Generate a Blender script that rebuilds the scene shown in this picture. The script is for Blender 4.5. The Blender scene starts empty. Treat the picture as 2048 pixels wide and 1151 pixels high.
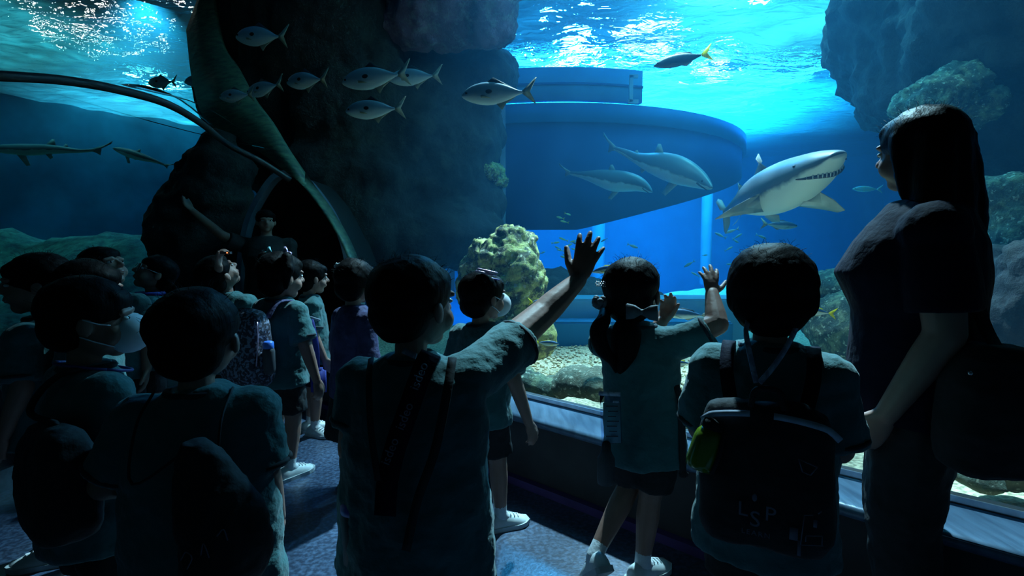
import bpy, bmesh, math, random
from mathutils import Vector, Matrix, noise
C = bpy.context.scene.collection
SC = bpy.context.scene
V = Vector
PI = math.pi
F = 1024.0
CAMZ = 1.10
PITCH = math.atan(75.5 / F)
# ---------------------------------------------------------------- camera, exposure, light
cam = bpy.data.cameras.new('camera'); co = bpy.data.objects.new('camera', cam); C.objects.link(co)
cam.sensor_width = 36; cam.lens = 36 * F / 2048; cam.clip_start = .02; cam.clip_end = 200
co.location = (0, 0, CAMZ); co.rotation_euler = (PI / 2 - PITCH, 0, 0)
SC.camera = co
SC.view_settings.view_transform = 'Standard'; SC.view_settings.look = 'None'
SC.view_settings.exposure = 0.0; SC.view_settings.gamma = 1; SC.view_settings.use_curve_mapping = False
SC.cycles.use_denoising = True
SC.cycles.max_bounces = 6; SC.cycles.diffuse_bounces = 2; SC.cycles.glossy_bounces = 3
SC.cycles.transmission_bounces = 4; SC.cycles.transparent_max_bounces = 10; SC.cycles.volume_bounces = 0
SC.cycles.sample_clamp_indirect = 3.0
SC.cycles.caustics_reflective = False; SC.cycles.caustics_refractive = False
w = bpy.data.worlds.new('world'); SC.world = w; w.use_nodes = True
w.node_tree.nodes['Background'].inputs[0].default_value = (0.009, 0.034, 0.042, 1)
w.node_tree.nodes['Background'].inputs[1].default_value = 0.5
SURF = 4.3


def aim(o, tgt):
    o.rotation_euler = (V(tgt) - o.location).to_track_quat('-Z', 'Y').to_euler()


def spot(loc, tgt, energy, col, angle=60, blend=.6, size=.15, ripple=0):
    l = bpy.data.lights.new('tank_spotlight', 'SPOT'); l.energy = energy; l.color = col
    l.spot_size = math.radians(angle); l.spot_blend = blend; l.shadow_soft_size = size
    o = bpy.data.objects.new('tank_spotlight', l); C.objects.link(o); o.location = loc; aim(o, tgt)
    if ripple:          # light broken up by the moving water
        l.use_nodes = True
        nt = l.node_tree; n = nt.nodes; em = n['Emission']
        tc = n.new('ShaderNodeTexCoord'); mp = n.new('ShaderNodeMapping')
        mp.inputs['Scale'].default_value = (ripple, ripple, ripple)
        nz = n.new('ShaderNodeTexNoise'); nz.inputs['Scale'].default_value = 1.2
        vm = n.new('ShaderNodeVectorMath'); vm.operation = 'ADD'
        vo = n.new('ShaderNodeTexVoronoi'); vo.feature = 'SMOOTH_F1'; vo.inputs['Scale'].default_value = 1
        mr = n.new('ShaderNodeMath'); mr.operation = 'POWER'; mr.inputs[1].default_value = 3.2
        m2 = n.new('ShaderNodeMath'); m2.operation = 'MULTIPLY_ADD'; m2.inputs[1].default_value = 3.0; m2.inputs[2].default_value = .3
        L = nt.links.new
        L(tc.outputs['Normal'], mp.inputs[0]); L(mp.outputs[0], nz.inputs[0]); L(mp.outputs[0], vm.inputs[0])
        L(nz.outputs['Color'], vm.inputs[1]); L(vm.outputs[0], vo.inputs[0]); L(vo.outputs['Distance'], mr.inputs[0])
        L(mr.outputs[0], m2.inputs[0]); L(m2.outputs[0], em.inputs['Strength'])
    return o


def area(loc, tgt, energy, col, sx, sy):
    l = bpy.data.lights.new('tank_floodlight', 'AREA'); l.energy = energy; l.color = col
    l.shape = 'RECTANGLE'; l.size = sx; l.size_y = sy
    o = bpy.data.objects.new('tank_floodlight', l); C.objects.link(o); o.location = loc; aim(o, tgt)
    return o


def R(px, py, d):
    """a pixel of the photograph at world depth d (metres in front of the camera) as a point"""
    u = (px - 1024) / F; v = (575.5 - py) / F
    dr = V((u, math.cos(PITCH) + v * math.sin(PITCH), -math.sin(PITCH) + v * math.cos(PITCH)))
    p = dr * (d / dr.y)
    return V((p.x, p.y, p.z + CAMZ))


# lamps in the hall above the water
spot((3.8, 7.6, 7.6), (3.5, 6.4, 0), 4300, (.16, .80, .95), 72, .8, .25, 22)         # bright shaft over the open water
spot((1.8, 6.0, 7.4), (.72, 2.45, .1), 32000, (.66, .90, 1), 38, .6, .12, 40)         # gravel by the window, spills on to the walkway
spot((1.5, 12.5, 7.8), (0.6, 9.0, 3.4), 4800, (.04, .42, .95), 80, .8, .5)
area((3.0, 12.4, 6.6), (3.0, 13.2, 0), 3600, (.02, .42, .92), 7, 4).data.spread = math.radians(115)
spot((-7.6, 7.2, 7.5), (-8.0, 8.6, 0), 1250, (.15, .8, .85), 74, .8, .1, 26)       # left tank
spot((-8.5, 12.5, 7.5), (-8.0, 12.0, 0), 2200, (.10, .7, .9), 90, .8, .2, 20)
spot((5.2, 3.6, 7.2), (4.2, 4.4, 1.2), 1500, (.40, .85, .8), 50, .6, .1, 40)
spot((4.4, 9.3, 6.6), (-1.0, 1.3, .85), 3800, (.30, .72, 1), 22, .7, .2)          # slants through the window on to the children at the left
# ---------------------------------------------------------------- materials
MATS = {}


def newmat(name):
    m = bpy.data.materials.new(name); m.use_nodes = True
    MATS[name] = m
    return m, m.node_tree.nodes, m.node_tree.links.new


def mat(name, c1, c2=None, scale=10, rough=.7, metal=0, bump=0, bscale=None, detail=4, stretch=(1, 1, 1), spec=.5, sheen=0, lo=.35, hi=.65):
    m, n, L = newmat(name)
    b = n['Principled BSDF']
    b.inputs['Roughness'].default_value = rough; b.inputs['Metallic'].default_value = metal
    b.inputs['Specular IOR Level'].default_value = spec
    if sheen: b.inputs['Sheen Weight'].default_value = sheen
    tc = n.new('ShaderNodeTexCoord'); mp = n.new('ShaderNodeMapping'); mp.inputs['Scale'].default_value = stretch
    L(tc.outputs['Object'], mp.inputs[0])
    nz = n.new('ShaderNodeTexNoise'); nz.inputs['Scale'].default_value = scale; nz.inputs['Detail'].default_value = detail
    L(mp.outputs[0], nz.inputs['Vector'])
    cr = n.new('ShaderNodeValToRGB'); L(nz.outputs['Fac'], cr.inputs[0])
    c2 = c2 or tuple(x * .75 for x in c1)
    cr.color_ramp.elements[0].position = lo; cr.color_ramp.elements[1].position = hi
    cr.color_ramp.elements[0].color = (*c2, 1); cr.color_ramp.elements[1].color = (*c1, 1)
    L(cr.outputs[0], b.inputs['Base Color'])
    if bump:
        bp = n.new('ShaderNodeBump'); bp.inputs['Strength'].default_value = bump; bp.inputs['Distance'].default_value = .02
        n2 = n.new('ShaderNodeTexNoise'); n2.inputs['Scale'].default_value = bscale or scale; n2.inputs['Detail'].default_value = 6
        L(mp.outputs[0], n2.inputs['Vector']); L(n2.outputs['Fac'], bp.inputs['Height']); L(bp.outputs[0], b.inputs['Normal'])
    return m


def rockmat(name, dark, mid, algae, amount=.5, scale=2.5, pale=None):
    """rock with crusts of algae and coralline growth in patches of their own"""
    m, n, L = newmat(name)
    b = n['Principled BSDF']; b.inputs['Roughness'].default_value = .85
    tc = n.new('ShaderNodeTexCoord')
    a = n.new('ShaderNodeTexNoise'); a.inputs['Scale'].default_value = scale; a.inputs['Detail'].default_value = 8
    g = n.new('ShaderNodeTexNoise'); g.inputs['Scale'].default_value = scale * 3.1; g.inputs['Detail'].default_value = 8; g.inputs['Roughness'].default_value = .7
    L(tc.outputs['Object'], a.inputs['Vector']); L(tc.outputs['Object'], g.inputs['Vector'])
    c1 = n.new('ShaderNodeValToRGB'); L(a.outputs['Fac'], c1.inputs[0])
    c1.color_ramp.elements[0].color = (*dark, 1); c1.color_ramp.elements[1].color = (*mid, 1)
    c1.color_ramp.elements[0].position = .35; c1.color_ramp.elements[1].position = .65
    c2 = n.new('ShaderNodeValToRGB'); L(g.outputs['Fac'], c2.inputs[0])
    c2.color_ramp.elements[0].position = .62 - amount * .25; c2.color_ramp.elements[1].position = .72 - amount * .2
    mx = n.new('ShaderNodeMix'); mx.data_type = 'RGBA'
    L(c2.outputs[0], mx.inputs[0]); L(c1.outputs[0], mx.inputs[6]); mx.inputs[7].default_value = (*algae, 1)
    out = mx.outputs[2]
    if pale:
        h = n.new('ShaderNodeTexNoise'); h.inputs['Scale'].default_value = scale * 9; h.inputs['Detail'].default_value = 5
        L(tc.outputs['Object'], h.inputs['Vector'])
        c3 = n.new('ShaderNodeValToRGB'); L(h.outputs['Fac'], c3.inputs[0]); c3.color_ramp.elements[0].position = .6; c3.color_ramp.elements[1].position = .66
        m3 = n.new('ShaderNodeMix'); m3.data_type = 'RGBA'
        L(c3.outputs[0], m3.inputs[0]); L(out, m3.inputs[6]); m3.inputs[7].default_value = (*pale, 1); out = m3.outputs[2]
    L(out, b.inputs['Base Color'])
    bp = n.new('ShaderNodeBump'); bp.inputs['Strength'].default_value = .9; bp.inputs['Distance'].default_value = .05
    L(g.outputs['Fac'], bp.inputs['Height']); L(bp.outputs[0], b.inputs['Normal'])
    return m


def glassmat(name, tint=(1, 1, 1), refl=.06):
    m, n, L = newmat(name)
    n.remove(n['Principled BSDF'])
    t = n.new('ShaderNodeBsdfTransparent'); t.inputs[0].default_value = (*tint, 1)
    g = n.new('ShaderNodeBsdfGlossy'); g.inputs['Roughness'].default_value = .03
    lw = n.new('ShaderNodeLayerWeight'); lw.inputs[0].default_value = refl
    mx = n.new('ShaderNodeMixShader')
    L(lw.outputs['Fresnel'], mx.inputs[0]); L(t.outputs[0], mx.inputs[1]); L(g.outputs[0], mx.inputs[2])
    L(mx.outputs[0], n['Material Output'].inputs['Surface'])
    return m


def emit(name, col, s):
    m, n, L = newmat(name)
    n.remove(n['Principled BSDF'])
    e = n.new('ShaderNodeEmission'); e.inputs[0].default_value = (*col, 1); e.inputs[1].default_value = s
    L(e.outputs[0], n['Material Output'].inputs['Surface'])
    return m


def watermat():
    m, n, L = newmat('water_surface')
    n.remove(n['Principled BSDF'])
    tc = n.new('ShaderNodeTexCoord')
    mp = n.new('ShaderNodeMapping'); mp.inputs['Scale'].default_value = (1, 1.7, 1); mp.inputs['Rotation'].default_value = (0, 0, .35)
    L(tc.outputs['Object'], mp.inputs[0])
    nz = n.new('ShaderNodeTexNoise'); nz.inputs['Scale'].default_value = 3.2; nz.inputs['Detail'].default_value = 3; nz.inputs['Distortion'].default_value = .6
    L(mp.outputs[0], nz.inputs['Vector'])
    bp = n.new('ShaderNodeBump'); bp.inputs['Strength'].default_value = 1; bp.inputs['Distance'].default_value = .08
    L(nz.outputs['Fac'], bp.inputs['Height'])
    gl = n.new('ShaderNodeBsdfGlossy'); gl.inputs['Roughness'].default_value = .03; gl.inputs[0].default_value = (.8, .95, 1, 1)
    tl = n.new('ShaderNodeBsdfTranslucent'); tl.inputs[0].default_value = (.25, .85, 1, 1)
    rf = n.new('ShaderNodeBsdfRefraction'); rf.inputs['IOR'].default_value = 1.33; rf.inputs['Roughness'].default_value = 0
    tr = n.new('ShaderNodeBsdfTransparent'); tr.inputs[0].default_value = (.75, .95, 1, 1)
    for s in (gl, rf, tl): L(bp.outputs[0], s.inputs['Normal'])
    lw = n.new('ShaderNodeLayerWeight'); lw.inputs[0].default_value = .35; L(bp.outputs[0], lw.inputs['Normal'])
    m1 = n.new('ShaderNodeMixShader'); m1.inputs[0].default_value = .5      # translucent / refraction
    L(tl.outputs[0], m1.inputs[1]); L(rf.outputs[0], m1.inputs[2])
    m2 = n.new('ShaderNodeMixShader'); L(lw.outputs['Fresnel'], m2.inputs[0]); L(m1.outputs[0], m2.inputs[1]); L(gl.outputs[0], m2.inputs[2])
    m3 = n.new('ShaderNodeMixShader'); m3.inputs[0].default_value = .35; L(m2.outputs[0], m3.inputs[1]); L(tr.outputs[0], m3.inputs[2])
    L(m3.outputs[0], n['Material Output'].inputs['Surface'])
    return m


# ---------------------------------------------------------------- helpers
def link(name, me, m=None, parent=None, loc=None):
    o = bpy.data.objects.new(name, me); C.objects.link(o)
    if m is not None: me.materials.append(MATS[m] if isinstance(m, str) else m)
    if loc is not None: o.location = loc
    if parent is not None:
        o.parent = parent
        # every mesh is built about the base of its thing, so parts sit at the parent's origin
    return o


def obj(name, bm, m=None, parent=None, loc=None, smooth=True):
    me = bpy.data.meshes.new(name)
    bmesh.ops.recalc_face_normals(bm, faces=bm.faces)
    bm.to_mesh(me); bm.free()
    if smooth:
        for p in me.polygons: p.use_smooth = True
    return link(name, me, m, parent, loc)


def tag(o, label, cat, group=None, kind=None):
    o['label'] = label; o['category'] = cat
    if group: o['group'] = group
    if kind: o['kind'] = kind
    return o


def structure(o, label=None):
    o['kind'] = 'structure'
    if label: o['label'] = label
    return o


def empty(name, loc):
    o = bpy.data.objects.new(name, None); C.objects.link(o); o.location = loc; o.empty_display_size = .1
    return o


def frame(d, up=V((0, 0, 1))):
    d = d.normalized()
    if abs(d.dot(up)) > .98: up = V((0, 1, 0)) if abs(d.y) < .9 else V((1, 0, 0))
    x = d.cross(up).normalized(); y = x.cross(d).normalized()
    return x, y, d


def loft(bm, rings, close=True, cap=True):
    """rings: lists of points, equal count; joined to a closed skin"""
    vs = [[bm.verts.new(p) for p in r] for r in rings]
    n = len(vs[0])
    for a, b in zip(vs, vs[1:]):
        for i in range(n if close else n - 1):
            j = (i + 1) % n
            try: bm.faces.new((a[i], a[j], b[j], b[i]))
            except ValueError: pass
    if cap and close:
        bm.faces.new(vs[0][::-1]); bm.faces.new(vs[-1])
    return vs


def cap(bm, a, b, ra, rb=None, n=12, k=3):
    """tapered capsule"""
    rb = ra if rb is None else rb
    a = V(a); b = V(b)
    x, y, d = frame(b - a if (b - a).length > 1e-6 else V((0, 0, 1)))
    rings = []
    for i in range(k + 1):
        t = PI / 2 * (1 - i / k)
        rings.append((a - d * ra * math.sin(t), max(ra * math.cos(t), ra * .12)))
    for i in range(k + 1):
        t = PI / 2 * i / k
        rings.append((b + d * rb * math.sin(t), max(rb * math.cos(t), rb * .12)))
    loft(bm, [[c + x * math.cos(2 * PI * j / n) * r + y * math.sin(2 * PI * j / n) * r for j in range(n)] for c, r in rings])


def chain(bm, pts, rs, n=10):
    for i in range(len(pts) - 1): cap(bm, pts[i], pts[i + 1], rs[i], rs[i + 1], n)


def tube(bm, pts, rs, n=8):
    """one bent tube through points"""
    pts = [V(p) for p in pts]
    if not isinstance(rs, (list, tuple)): rs = [rs] * len(pts)
    rings = []
    up = V((0, 0, 1)); d0 = (pts[1] - pts[0]).normalized()
    if abs(d0.z) > .9: up = V((0, 1, 0))
    x = d0.cross(up).normalized()
    for i, p in enumerate(pts):
        d = (pts[min(i + 1, len(pts) - 1)] - pts[max(i - 1, 0)]).normalized()
        x = (x - d * x.dot(d)).normalized(); y = d.cross(x)
        rings.append([p + x * math.cos(2 * PI * j / n) * rs[i] + y * math.sin(2 * PI * j / n) * rs[i] for j in range(n)])
    loft(bm, rings)


def ell(bm, c, r, m=None, sub=3):
    g = bmesh.ops.create_icosphere(bm, subdivisions=sub, radius=1)
    M = (m.to_4x4() if m is not None else Matrix.Identity(4))
    T = Matrix.Translation(V(c)) @ M @ Matrix.Diagonal((*([r] * 3 if isinstance(r, (int, float)) else r), 1))
    bmesh.ops.transform(bm, matrix=T, verts=g['verts'])


def box(bm, c, s, m=None):
    g = bmesh.ops.create_cube(bm, size=1)
    T = Matrix.Translation(V(c)) @ (m.to_4x4() if m is not None else Matrix.Identity(4)) @ Matrix.Diagonal((*s, 1))
    bmesh.ops.transform(bm, matrix=T, verts=g['verts'])


def prism(bm, poly, z0, z1):
    a = [bm.verts.new((x, y, z0)) for x, y in poly]; b = [bm.verts.new((x, y, z1)) for x, y in poly]
    n = len(poly)
    bm.faces.new(a[::-1]); bm.faces.new(b)
    for i in range(n): bm.faces.new((a[i], a[(i + 1) % n], b[(i + 1) % n], b[i]))


def band(bm, pts, nrm, width, thick):
    """flat strap through points: nrm(i) is the outward normal there"""
    pts = [V(p) for p in pts]; rings = []
    for i, p in enumerate(pts):
        d = (pts[min(i + 1, len(pts) - 1)] - pts[max(i - 1, 0)]).normalized()
        nn = V(nrm[i] if isinstance(nrm, list) else nrm); s = d.cross(nn).normalized() * width / 2; q = s.cross(d).normalized() * thick / 2
        rings.append([p - s - q, p + s - q, p + s + q, p - s + q])
    loft(bm, rings)


def remesh(o, vox, smooth=4, disp=None, dscale=.08):
    r = o.modifiers.new('skin', 'REMESH'); r.mode = 'VOXEL'; r.voxel_size = vox; r.use_smooth_shade = True
    if smooth:
        s = o.modifiers.new('soft', 'SMOOTH'); s.iterations = smooth; s.factor = .5
    for k, (amp, sc, kind) in enumerate(disp or []):
        key = f'noise_{kind}_{sc}'
        t = bpy.data.textures.get(key)
        if not t:
            t = bpy.data.textures.new(key, kind)
            t.noise_scale = sc
            if kind == 'CLOUDS': t.noise_depth = 3
            if kind == 'MUSGRAVE': t.musgrave_type = 'RIDGED_MULTIFRACTAL'; t.noise_intensity = 1; t.octaves = 5
        d = o.modifiers.new('relief', 'DISPLACE'); d.texture = t; d.strength = amp; d.mid_level = .5; d.texture_coords = 'GLOBAL'
    return o


def spline(pts, k=8):
    """Catmull-Rom through points"""
    P = [V(p) for p in pts]; P = [P[0] * 2 - P[1]] + P + [P[-1] * 2 - P[-2]]; out = []
    for i in range(1, len(P) - 2):
        for j in range(k):
            t = j / k
            a, b, c, d = P[i - 1:i + 3]
            out.append(.5 * ((2 * b) + (c - a) * t + (2 * a - 5 * b + 4 * c - d) * t * t + (3 * b - a - 3 * c + d) * t ** 3))
    out.append(P[-2])
    return out


# palette
mat('floor', (.08, .13, .22), (.025, .04, .075), 60, .3, spec=.9, bump=.06, bscale=90, detail=8, lo=.42, hi=.7)
mat('ledge', (.14, .22, .32), (.08, .13, .2), 6, .32, .1, bump=.08, bscale=12, stretch=(6, 1, 1))
mat('dark_wall', (.035, .036, .042), (.025, .025, .03), 8, .7, bump=.05)
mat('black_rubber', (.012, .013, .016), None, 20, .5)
mat('purple_trim', (.09, .05, .2), None, 10, .4)
mat('metal_strip', (.5, .5, .55), None, 30, .3, .9)
mat('blue_paint', (.008, .2, .46), (.006, .16, .38), 1.2, .8, bump=.2, bscale=6)
mat('pale_blue_paint', (.16, .46, .68), (.12, .38, .62), 2, .8, bump=.2, bscale=9)
mat('deep_paint', (.006, .08, .26), (.005, .07, .22), 1.5, .8)
mat('pillar_paint', (.42, .55, .68), None, 5, .7)
mat('green_bed', (.06, .2, .15), (.02, .07, .07), 9, .9, bump=.5, bscale=30)
mat('gravel', (.7, .6, .4), (.3, .26, .16), 50, .8, bump=.5, bscale=70, lo=.4, hi=.6)
mat('pebble', (.85, .74, .5), (.5, .4, .22), 9, .7)
rockmat('rock_reef', (.03, .04, .03), (.12, .12, .07), (.6, .6, .2), .75, 3.0, (.75, .72, .5))
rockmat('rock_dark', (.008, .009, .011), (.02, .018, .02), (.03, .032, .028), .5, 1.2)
rockmat('mirrored_rock', (.08, .04, .07), (.34, .18, .25), (.24, .19, .2), .5, 2.2)
rockmat('rock_green', (.035, .06, .05), (.1, .16, .12), (.26, .34, .2), .55, 3.5, (.6, .7, .55))
rockmat('rock_slab', (.1, .12, .08), (.27, .27, .18), (.16, .22, .16), .5, 5.0, (.7, .68, .52))
glassmat('acrylic', (.93, .98, 1), .02)
glassmat('acrylic_roof', (.8, .95, .95), .004)
glassmat('acrylic_edge', (.55, .85, .75), .2)
emit('lamp_white', (1, .97, .85), 60)
emit('lamp_blue', (.3, .8, 1), 22)
watermat()
# ---------------------------------------------------------------- the room and the tank
mat('teal_paint', (.01, .16, .24), (.005, .08, .13), .9, .8, bump=.3, bscale=2)
NW = V((.657, .754, 0)); UW = V((-.754, .657, 0))       # window wall: normal into the tank, direction running off to the far left


def wp(t, dist, z=0):
    p = NW * dist + UW * t
    return V((p.x, p.y, z))


T0, T1 = -3.2, 3.35
bm = bmesh.new(); prism(bm, [(-2.6, -1.5), (5, -2.5), wp(T0, 1.79)[:2], wp(T1, 1.79)[:2], (-1.2, 6.5), (-2.2, 6.5), (-2.5, 3.2)], -.1, 0)
structure(obj('floor', bm, 'floor', smooth=False))
bm = bmesh.new(); prism(bm, [(-1.6, -2.2), (5, -2.5), wp(T0, 2.0)[:2], wp(2.15, 2.0)[:2], (-1.6, 2.75)], 3.0, 3.12)
structure(obj('ceiling_light_block', bm, 'dark_wall', smooth=False))  # unseen ceiling, added to keep light scattered by the water off the people
bm = bmesh.new(); prism(bm, [wp(T0, 2.0)[:2], wp(T0, 2.12)[:2], wp(2.1, 2.12)[:2], wp(2.1, 2.0)[:2]], 2.72, 4.9)
structure(obj('wall_light_block', bm, 'dark_wall', smooth=False))  # added above the view to shade the people farther from the window
bm = bmesh.new(); prism(bm, [wp(T0, 1.80)[:2], wp(T0, 2.0)[:2], wp(T1, 2.0)[:2], wp(T1, 1.80)[:2]], 0, .30)
structure(obj('wall_window', bm, 'dark_wall', smooth=False))
# ledge with a rounded nose and a groove before the glass
bm = bmesh.new()
prof = [(2.0, .30), (2.0, .345), (1.985, .345), (1.98, .338), (1.97, .338), (1.965, .345)] + [(1.775 - .02 * math.sin(a), .325 + .02 * math.cos(a)) for a in [i * PI / 8 for i in range(9)]]
loft(bm, [[wp(T0, d, z) for d, z in prof], [wp(T1, d, z) for d, z in prof]])
tag(obj('window_ledge', bm, 'ledge'), 'long low pale ledge running under the big aquarium window', 'ledge')
bm = bmesh.new(); prism(bm, [wp(T0, 2.0)[:2], wp(T0, 2.045)[:2], wp(T1, 2.045)[:2], wp(T1, 2.0)[:2]], .325, .36)
structure(obj('window_1_frame', bm, 'black_rubber', smooth=False))
bm = bmesh.new(); prism(bm, [wp(T0, 1.993)[:2], wp(T0, 1.999)[:2], wp(T1, 1.999)[:2], wp(T1, 1.993)[:2]], .34, .366)
structure(obj('trim_1', bm, 'metal_strip', smooth=False))
bm = bmesh.new(); prism(bm, [wp(T0, 1.765)[:2], wp(T0, 1.80)[:2], wp(T1, 1.80)[:2], wp(T1, 1.765)[:2]], 0, .035)
structure(obj('baseboard_window', bm, 'purple_trim', smooth=False))
bm = bmesh.new(); prism(bm, [wp(T0, 2.03)[:2], wp(T0, 2.045)[:2], wp(T1, 2.045)[:2], wp(T1, 2.03)[:2]], .36, 5.2)
structure(obj('window_1', bm, 'acrylic', smooth=False))

# left side: low wall, glass, seam, roof panel up to the thick edge
LEFT = [(-2.45, -.5), (-2.42, .8), (-2.36, 2.2), (-2.24, 3.2), (-2.08, 3.8), (-1.86, 4.25)]
LP = spline([V((x, y, 0)) for x, y in LEFT], 6)


def wallstrip(bm, z0, z1, th, off=0):
    rings = []
    for i, p in enumerate(LP):
        d = (LP[min(i + 1, len(LP) - 1)] - LP[max(i - 1, 0)]).normalized(); s = V((-d.y, d.x, 0))
        a = p + s * off; b = p + s * (off + th)
        rings.append([V((a.x, a.y, z0)), V((a.x, a.y, z1)), V((b.x, b.y, z1)), V((b.x, b.y, z0))])
    loft(bm, rings)


bm = bmesh.new(); wallstrip(bm, 0, .46, .18)
structure(obj('wall_left', bm, 'dark_wall', smooth=False))
bm = bmesh.new(); wallstrip(bm, .0, .10, .03, -.03)
structure(obj('baseboard_left', bm, 'metal_strip', smooth=False))
bm = bmesh.new(); wallstrip(bm, .46, 1.92, .02, .08)
structure(obj('window_2', bm, 'acrylic', smooth=False))
seam = spline([R(-330, 165, 1.9), R(-120, 150, 2.2), R(20, 153, 2.42), R(130, 161, 2.68), R(230, 178, 2.95), R(330, 206, 3.3), R(400, 245, 3.62), R(455, 288, 3.95), R(520, 322, 4.15), R(580, 360, 4.3)], 6)
bm = bmesh.new(); tube(bm, seam, [.024] * len(seam), 10)
structure(obj('window_seam', bm, 'black_rubber'))
lo_e = [R(372, 60, 6.2), R(384, 160, 5.7), R(410, 240, 5.3), R(470, 270, 5.0), R(522, 306, 4.7), R(574, 345, 4.45), R(606, 372, 4.3), R(650, 430, 4.1), R(684, 490, 3.95), R(702, 545, 3.88), R(712, 640, 3.85), R(714, 860, 3.8)]
hi_e = [R(415, -60, 6.4), R(438, 76, 5.9), R(470, 132, 5.6), R(504, 195, 5.3), R(539, 243, 5.0), R(575, 303, 4.7), R(616, 362, 4.5), R(661, 425, 4.3), R(696, 487, 4.15), R(714, 543, 4.05), R(724, 640, 4.0), R(727, 860, 4.0)]
lo_e = spline(lo_e, 6); hi_e = spline(hi_e, 6)
for p in lo_e + hi_e: p.z = max(p.z, 0.0)
bm = bmesh.new(); rings = []
for p, q in zip(lo_e, hi_e): rings.append([p, q, q + V((.015, .06, 0)), p + V((.015, .06, 0))])
loft(bm, rings)
mat('edge_green', (.16, .24, .14), (.05, .10, .08), 9, .5, stretch=(1, 1, 3), bump=.4)
tag(obj('arch_rim', bm, 'edge_green'), 'wide curved greenish edge of the tunnel arch sweeping down to the dark doorway', 'arch')
rim = lo_e
# roof panel between seam and rim
bm = bmesh.new(); k = 24
s2 = [seam[int(i * (len(seam) - 1) / k)] for i in range(k + 1)]
r2 = [rim[int(i * (len(rim) * .5) / k)] for i in range(k + 1)]
rows = []
for a, b in zip(s2, r2):
    row = []
    for j in range(9):
        t = j / 8; p = a.lerp(b, t); p.z += .12 * math.sin(PI * t)
        row.append(p)
    rows.append(row)
loft(bm, rows, close=False)
oo = obj('window_3', bm, 'acrylic_roof'); structure(oo)


# doorway: arched frame and the dark passage behind it
dd = 5.0
arch = spline([R(478, 800, dd), R(481, 620, dd), R(484, 530, dd), R(497, 450, dd), R(522, 395, dd), R(556, 352, dd), R(600, 352, dd), R(640, 392, dd), R(675, 450, dd), R(697, 520, dd), R(703, 620, dd), R(704, 800, dd)], 5)
for p in arch: p.z = max(p.z, 0)
bm = bmesh.new(); band(bm, arch, V((0, -1, 0)), .05, .12)
mat('door_frame', (.16, .22, .3), None, 10, .5)
structure(obj('door_1_frame', bm, 'door_frame', smooth=False))
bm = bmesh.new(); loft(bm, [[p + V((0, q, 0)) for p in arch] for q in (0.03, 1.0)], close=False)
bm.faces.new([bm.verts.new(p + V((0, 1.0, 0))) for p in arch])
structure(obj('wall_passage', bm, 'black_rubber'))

# painted tank shell
bm = bmesh.new(); prism(bm, [(-16, -3), (16, -3), (16, 19), (-16, 19)], -.6, -.4)
structure(obj('tank_floor', bm, 'deep_paint', smooth=False))
bm = bmesh.new()
box(bm, (5.5, 18, 3), (15, .3, 8)); structure(obj('wall_tank_back', bm, 'blue_paint', smooth=False))
bm = bmesh.new(); box(bm, (13, 8, 3), (.3, 20, 8)); structure(obj('wall_tank_right', bm, 'blue_paint', smooth=False))
bm = bmesh.new(); cv = [V((-2 - 11 * math.sin(a), 2 + 13.6 * math.cos(a), 0)) for a in [i * PI / 2 / 30 for i in range(31)]] + [V((-13, -3, 0))]
rings = []
for i, p in enumerate(cv):
    d = (cv[min(i + 1, len(cv) - 1)] - cv[max(i - 1, 0)]).normalized(); q = V((d.y, -d.x, 0)) * .3
    rings.append([V((p.x, p.y, -1)), V((p.x, p.y, 7)), V((p.x + q.x, p.y + q.y, 7)), V((p.x + q.x, p.y + q.y, -1))])
loft(bm, rings); structure(obj('wall_tank_left', bm, 'teal_paint'))
bm = bmesh.new(); box(bm, (0, 8, 8.6), (34, 24, .2)); structure(obj('ceiling', bm, 'black_rubber', smooth=False))

# water surface: real waves
bm = bmesh.new(); NX, NY = 260, 240; X0, X1, Y0, Y1 = -13, 13, .6, 17.9
gv = []
for j in range(NY + 1):
    row = []
    for i in range(NX + 1):
        x = X0 + (X1 - X0) * i / NX; y = Y0 + (Y1 - Y0) * j / NY
        h = noise.noise(V((x * .55 + y * .2, y * .9, 1))) * .10 + noise.noise(V((x * 1.3 + 4, y * 2.1 + x * .5, 3))) * .06 + noise.noise(V((x * 2.8, y * 4.6 + x, 7))) * .022
        row.append(bm.verts.new((x, y, SURF + h)))
    gv.append(row)
for j in range(NY):
    for i in range(NX): bm.faces.new((gv[j][i], gv[j + 1][i], gv[j + 1][i + 1], gv[j][i + 1]))
me = bpy.data.meshes.new('water_surface'); bm.to_mesh(me); bm.free()
for p in me.polygons: p.use_smooth = True
structure(link('water_surface', me, 'water_surface'))

# lamps hung above the water
LAMPS = []
for (px, py) in ((85, 75), (130, 108), (185, 90), (235, 62), (300, 108), (345, 8), (215, 112)):
    dd_ = 3.2 * F / (500 - py); q_ = R(px, py, dd_); q_ = q_ + V((q_.x, q_.y, 0)).normalized() * 2.3
    LAMPS.append((q_.x, q_.y, .11, .08, 'lamp_white'))
LAMPS += [(1.2, 12.0, .7, .4, 'lamp_blue'), (2.8, 11.0, 1.0, .6, 'lamp_blue'), (4.6, 12.0, .7, .5, 'lamp_blue')]
for i, (x, y, sx, sy, mm) in enumerate(LAMPS):
    e = empty('hall_lamp', (x, y, 6.9))
    tag(e, 'lamp hanging above the water, seen only as glitter in the waves', 'lamp', 'lamps above the water')
    bm = bmesh.new(); box(bm, (0, 0, .06), (sx * 1.15, sy * 1.15, .12)); box(bm, (0, 0, .6), (.03, .03, 1.1)); obj('housing', bm, 'black_rubber', e, smooth=False)
    bm = bmesh.new(); box(bm, (0, 0, -.015), (sx, sy, .03)); obj('diffuser', bm, mm, e, smooth=False)


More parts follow.
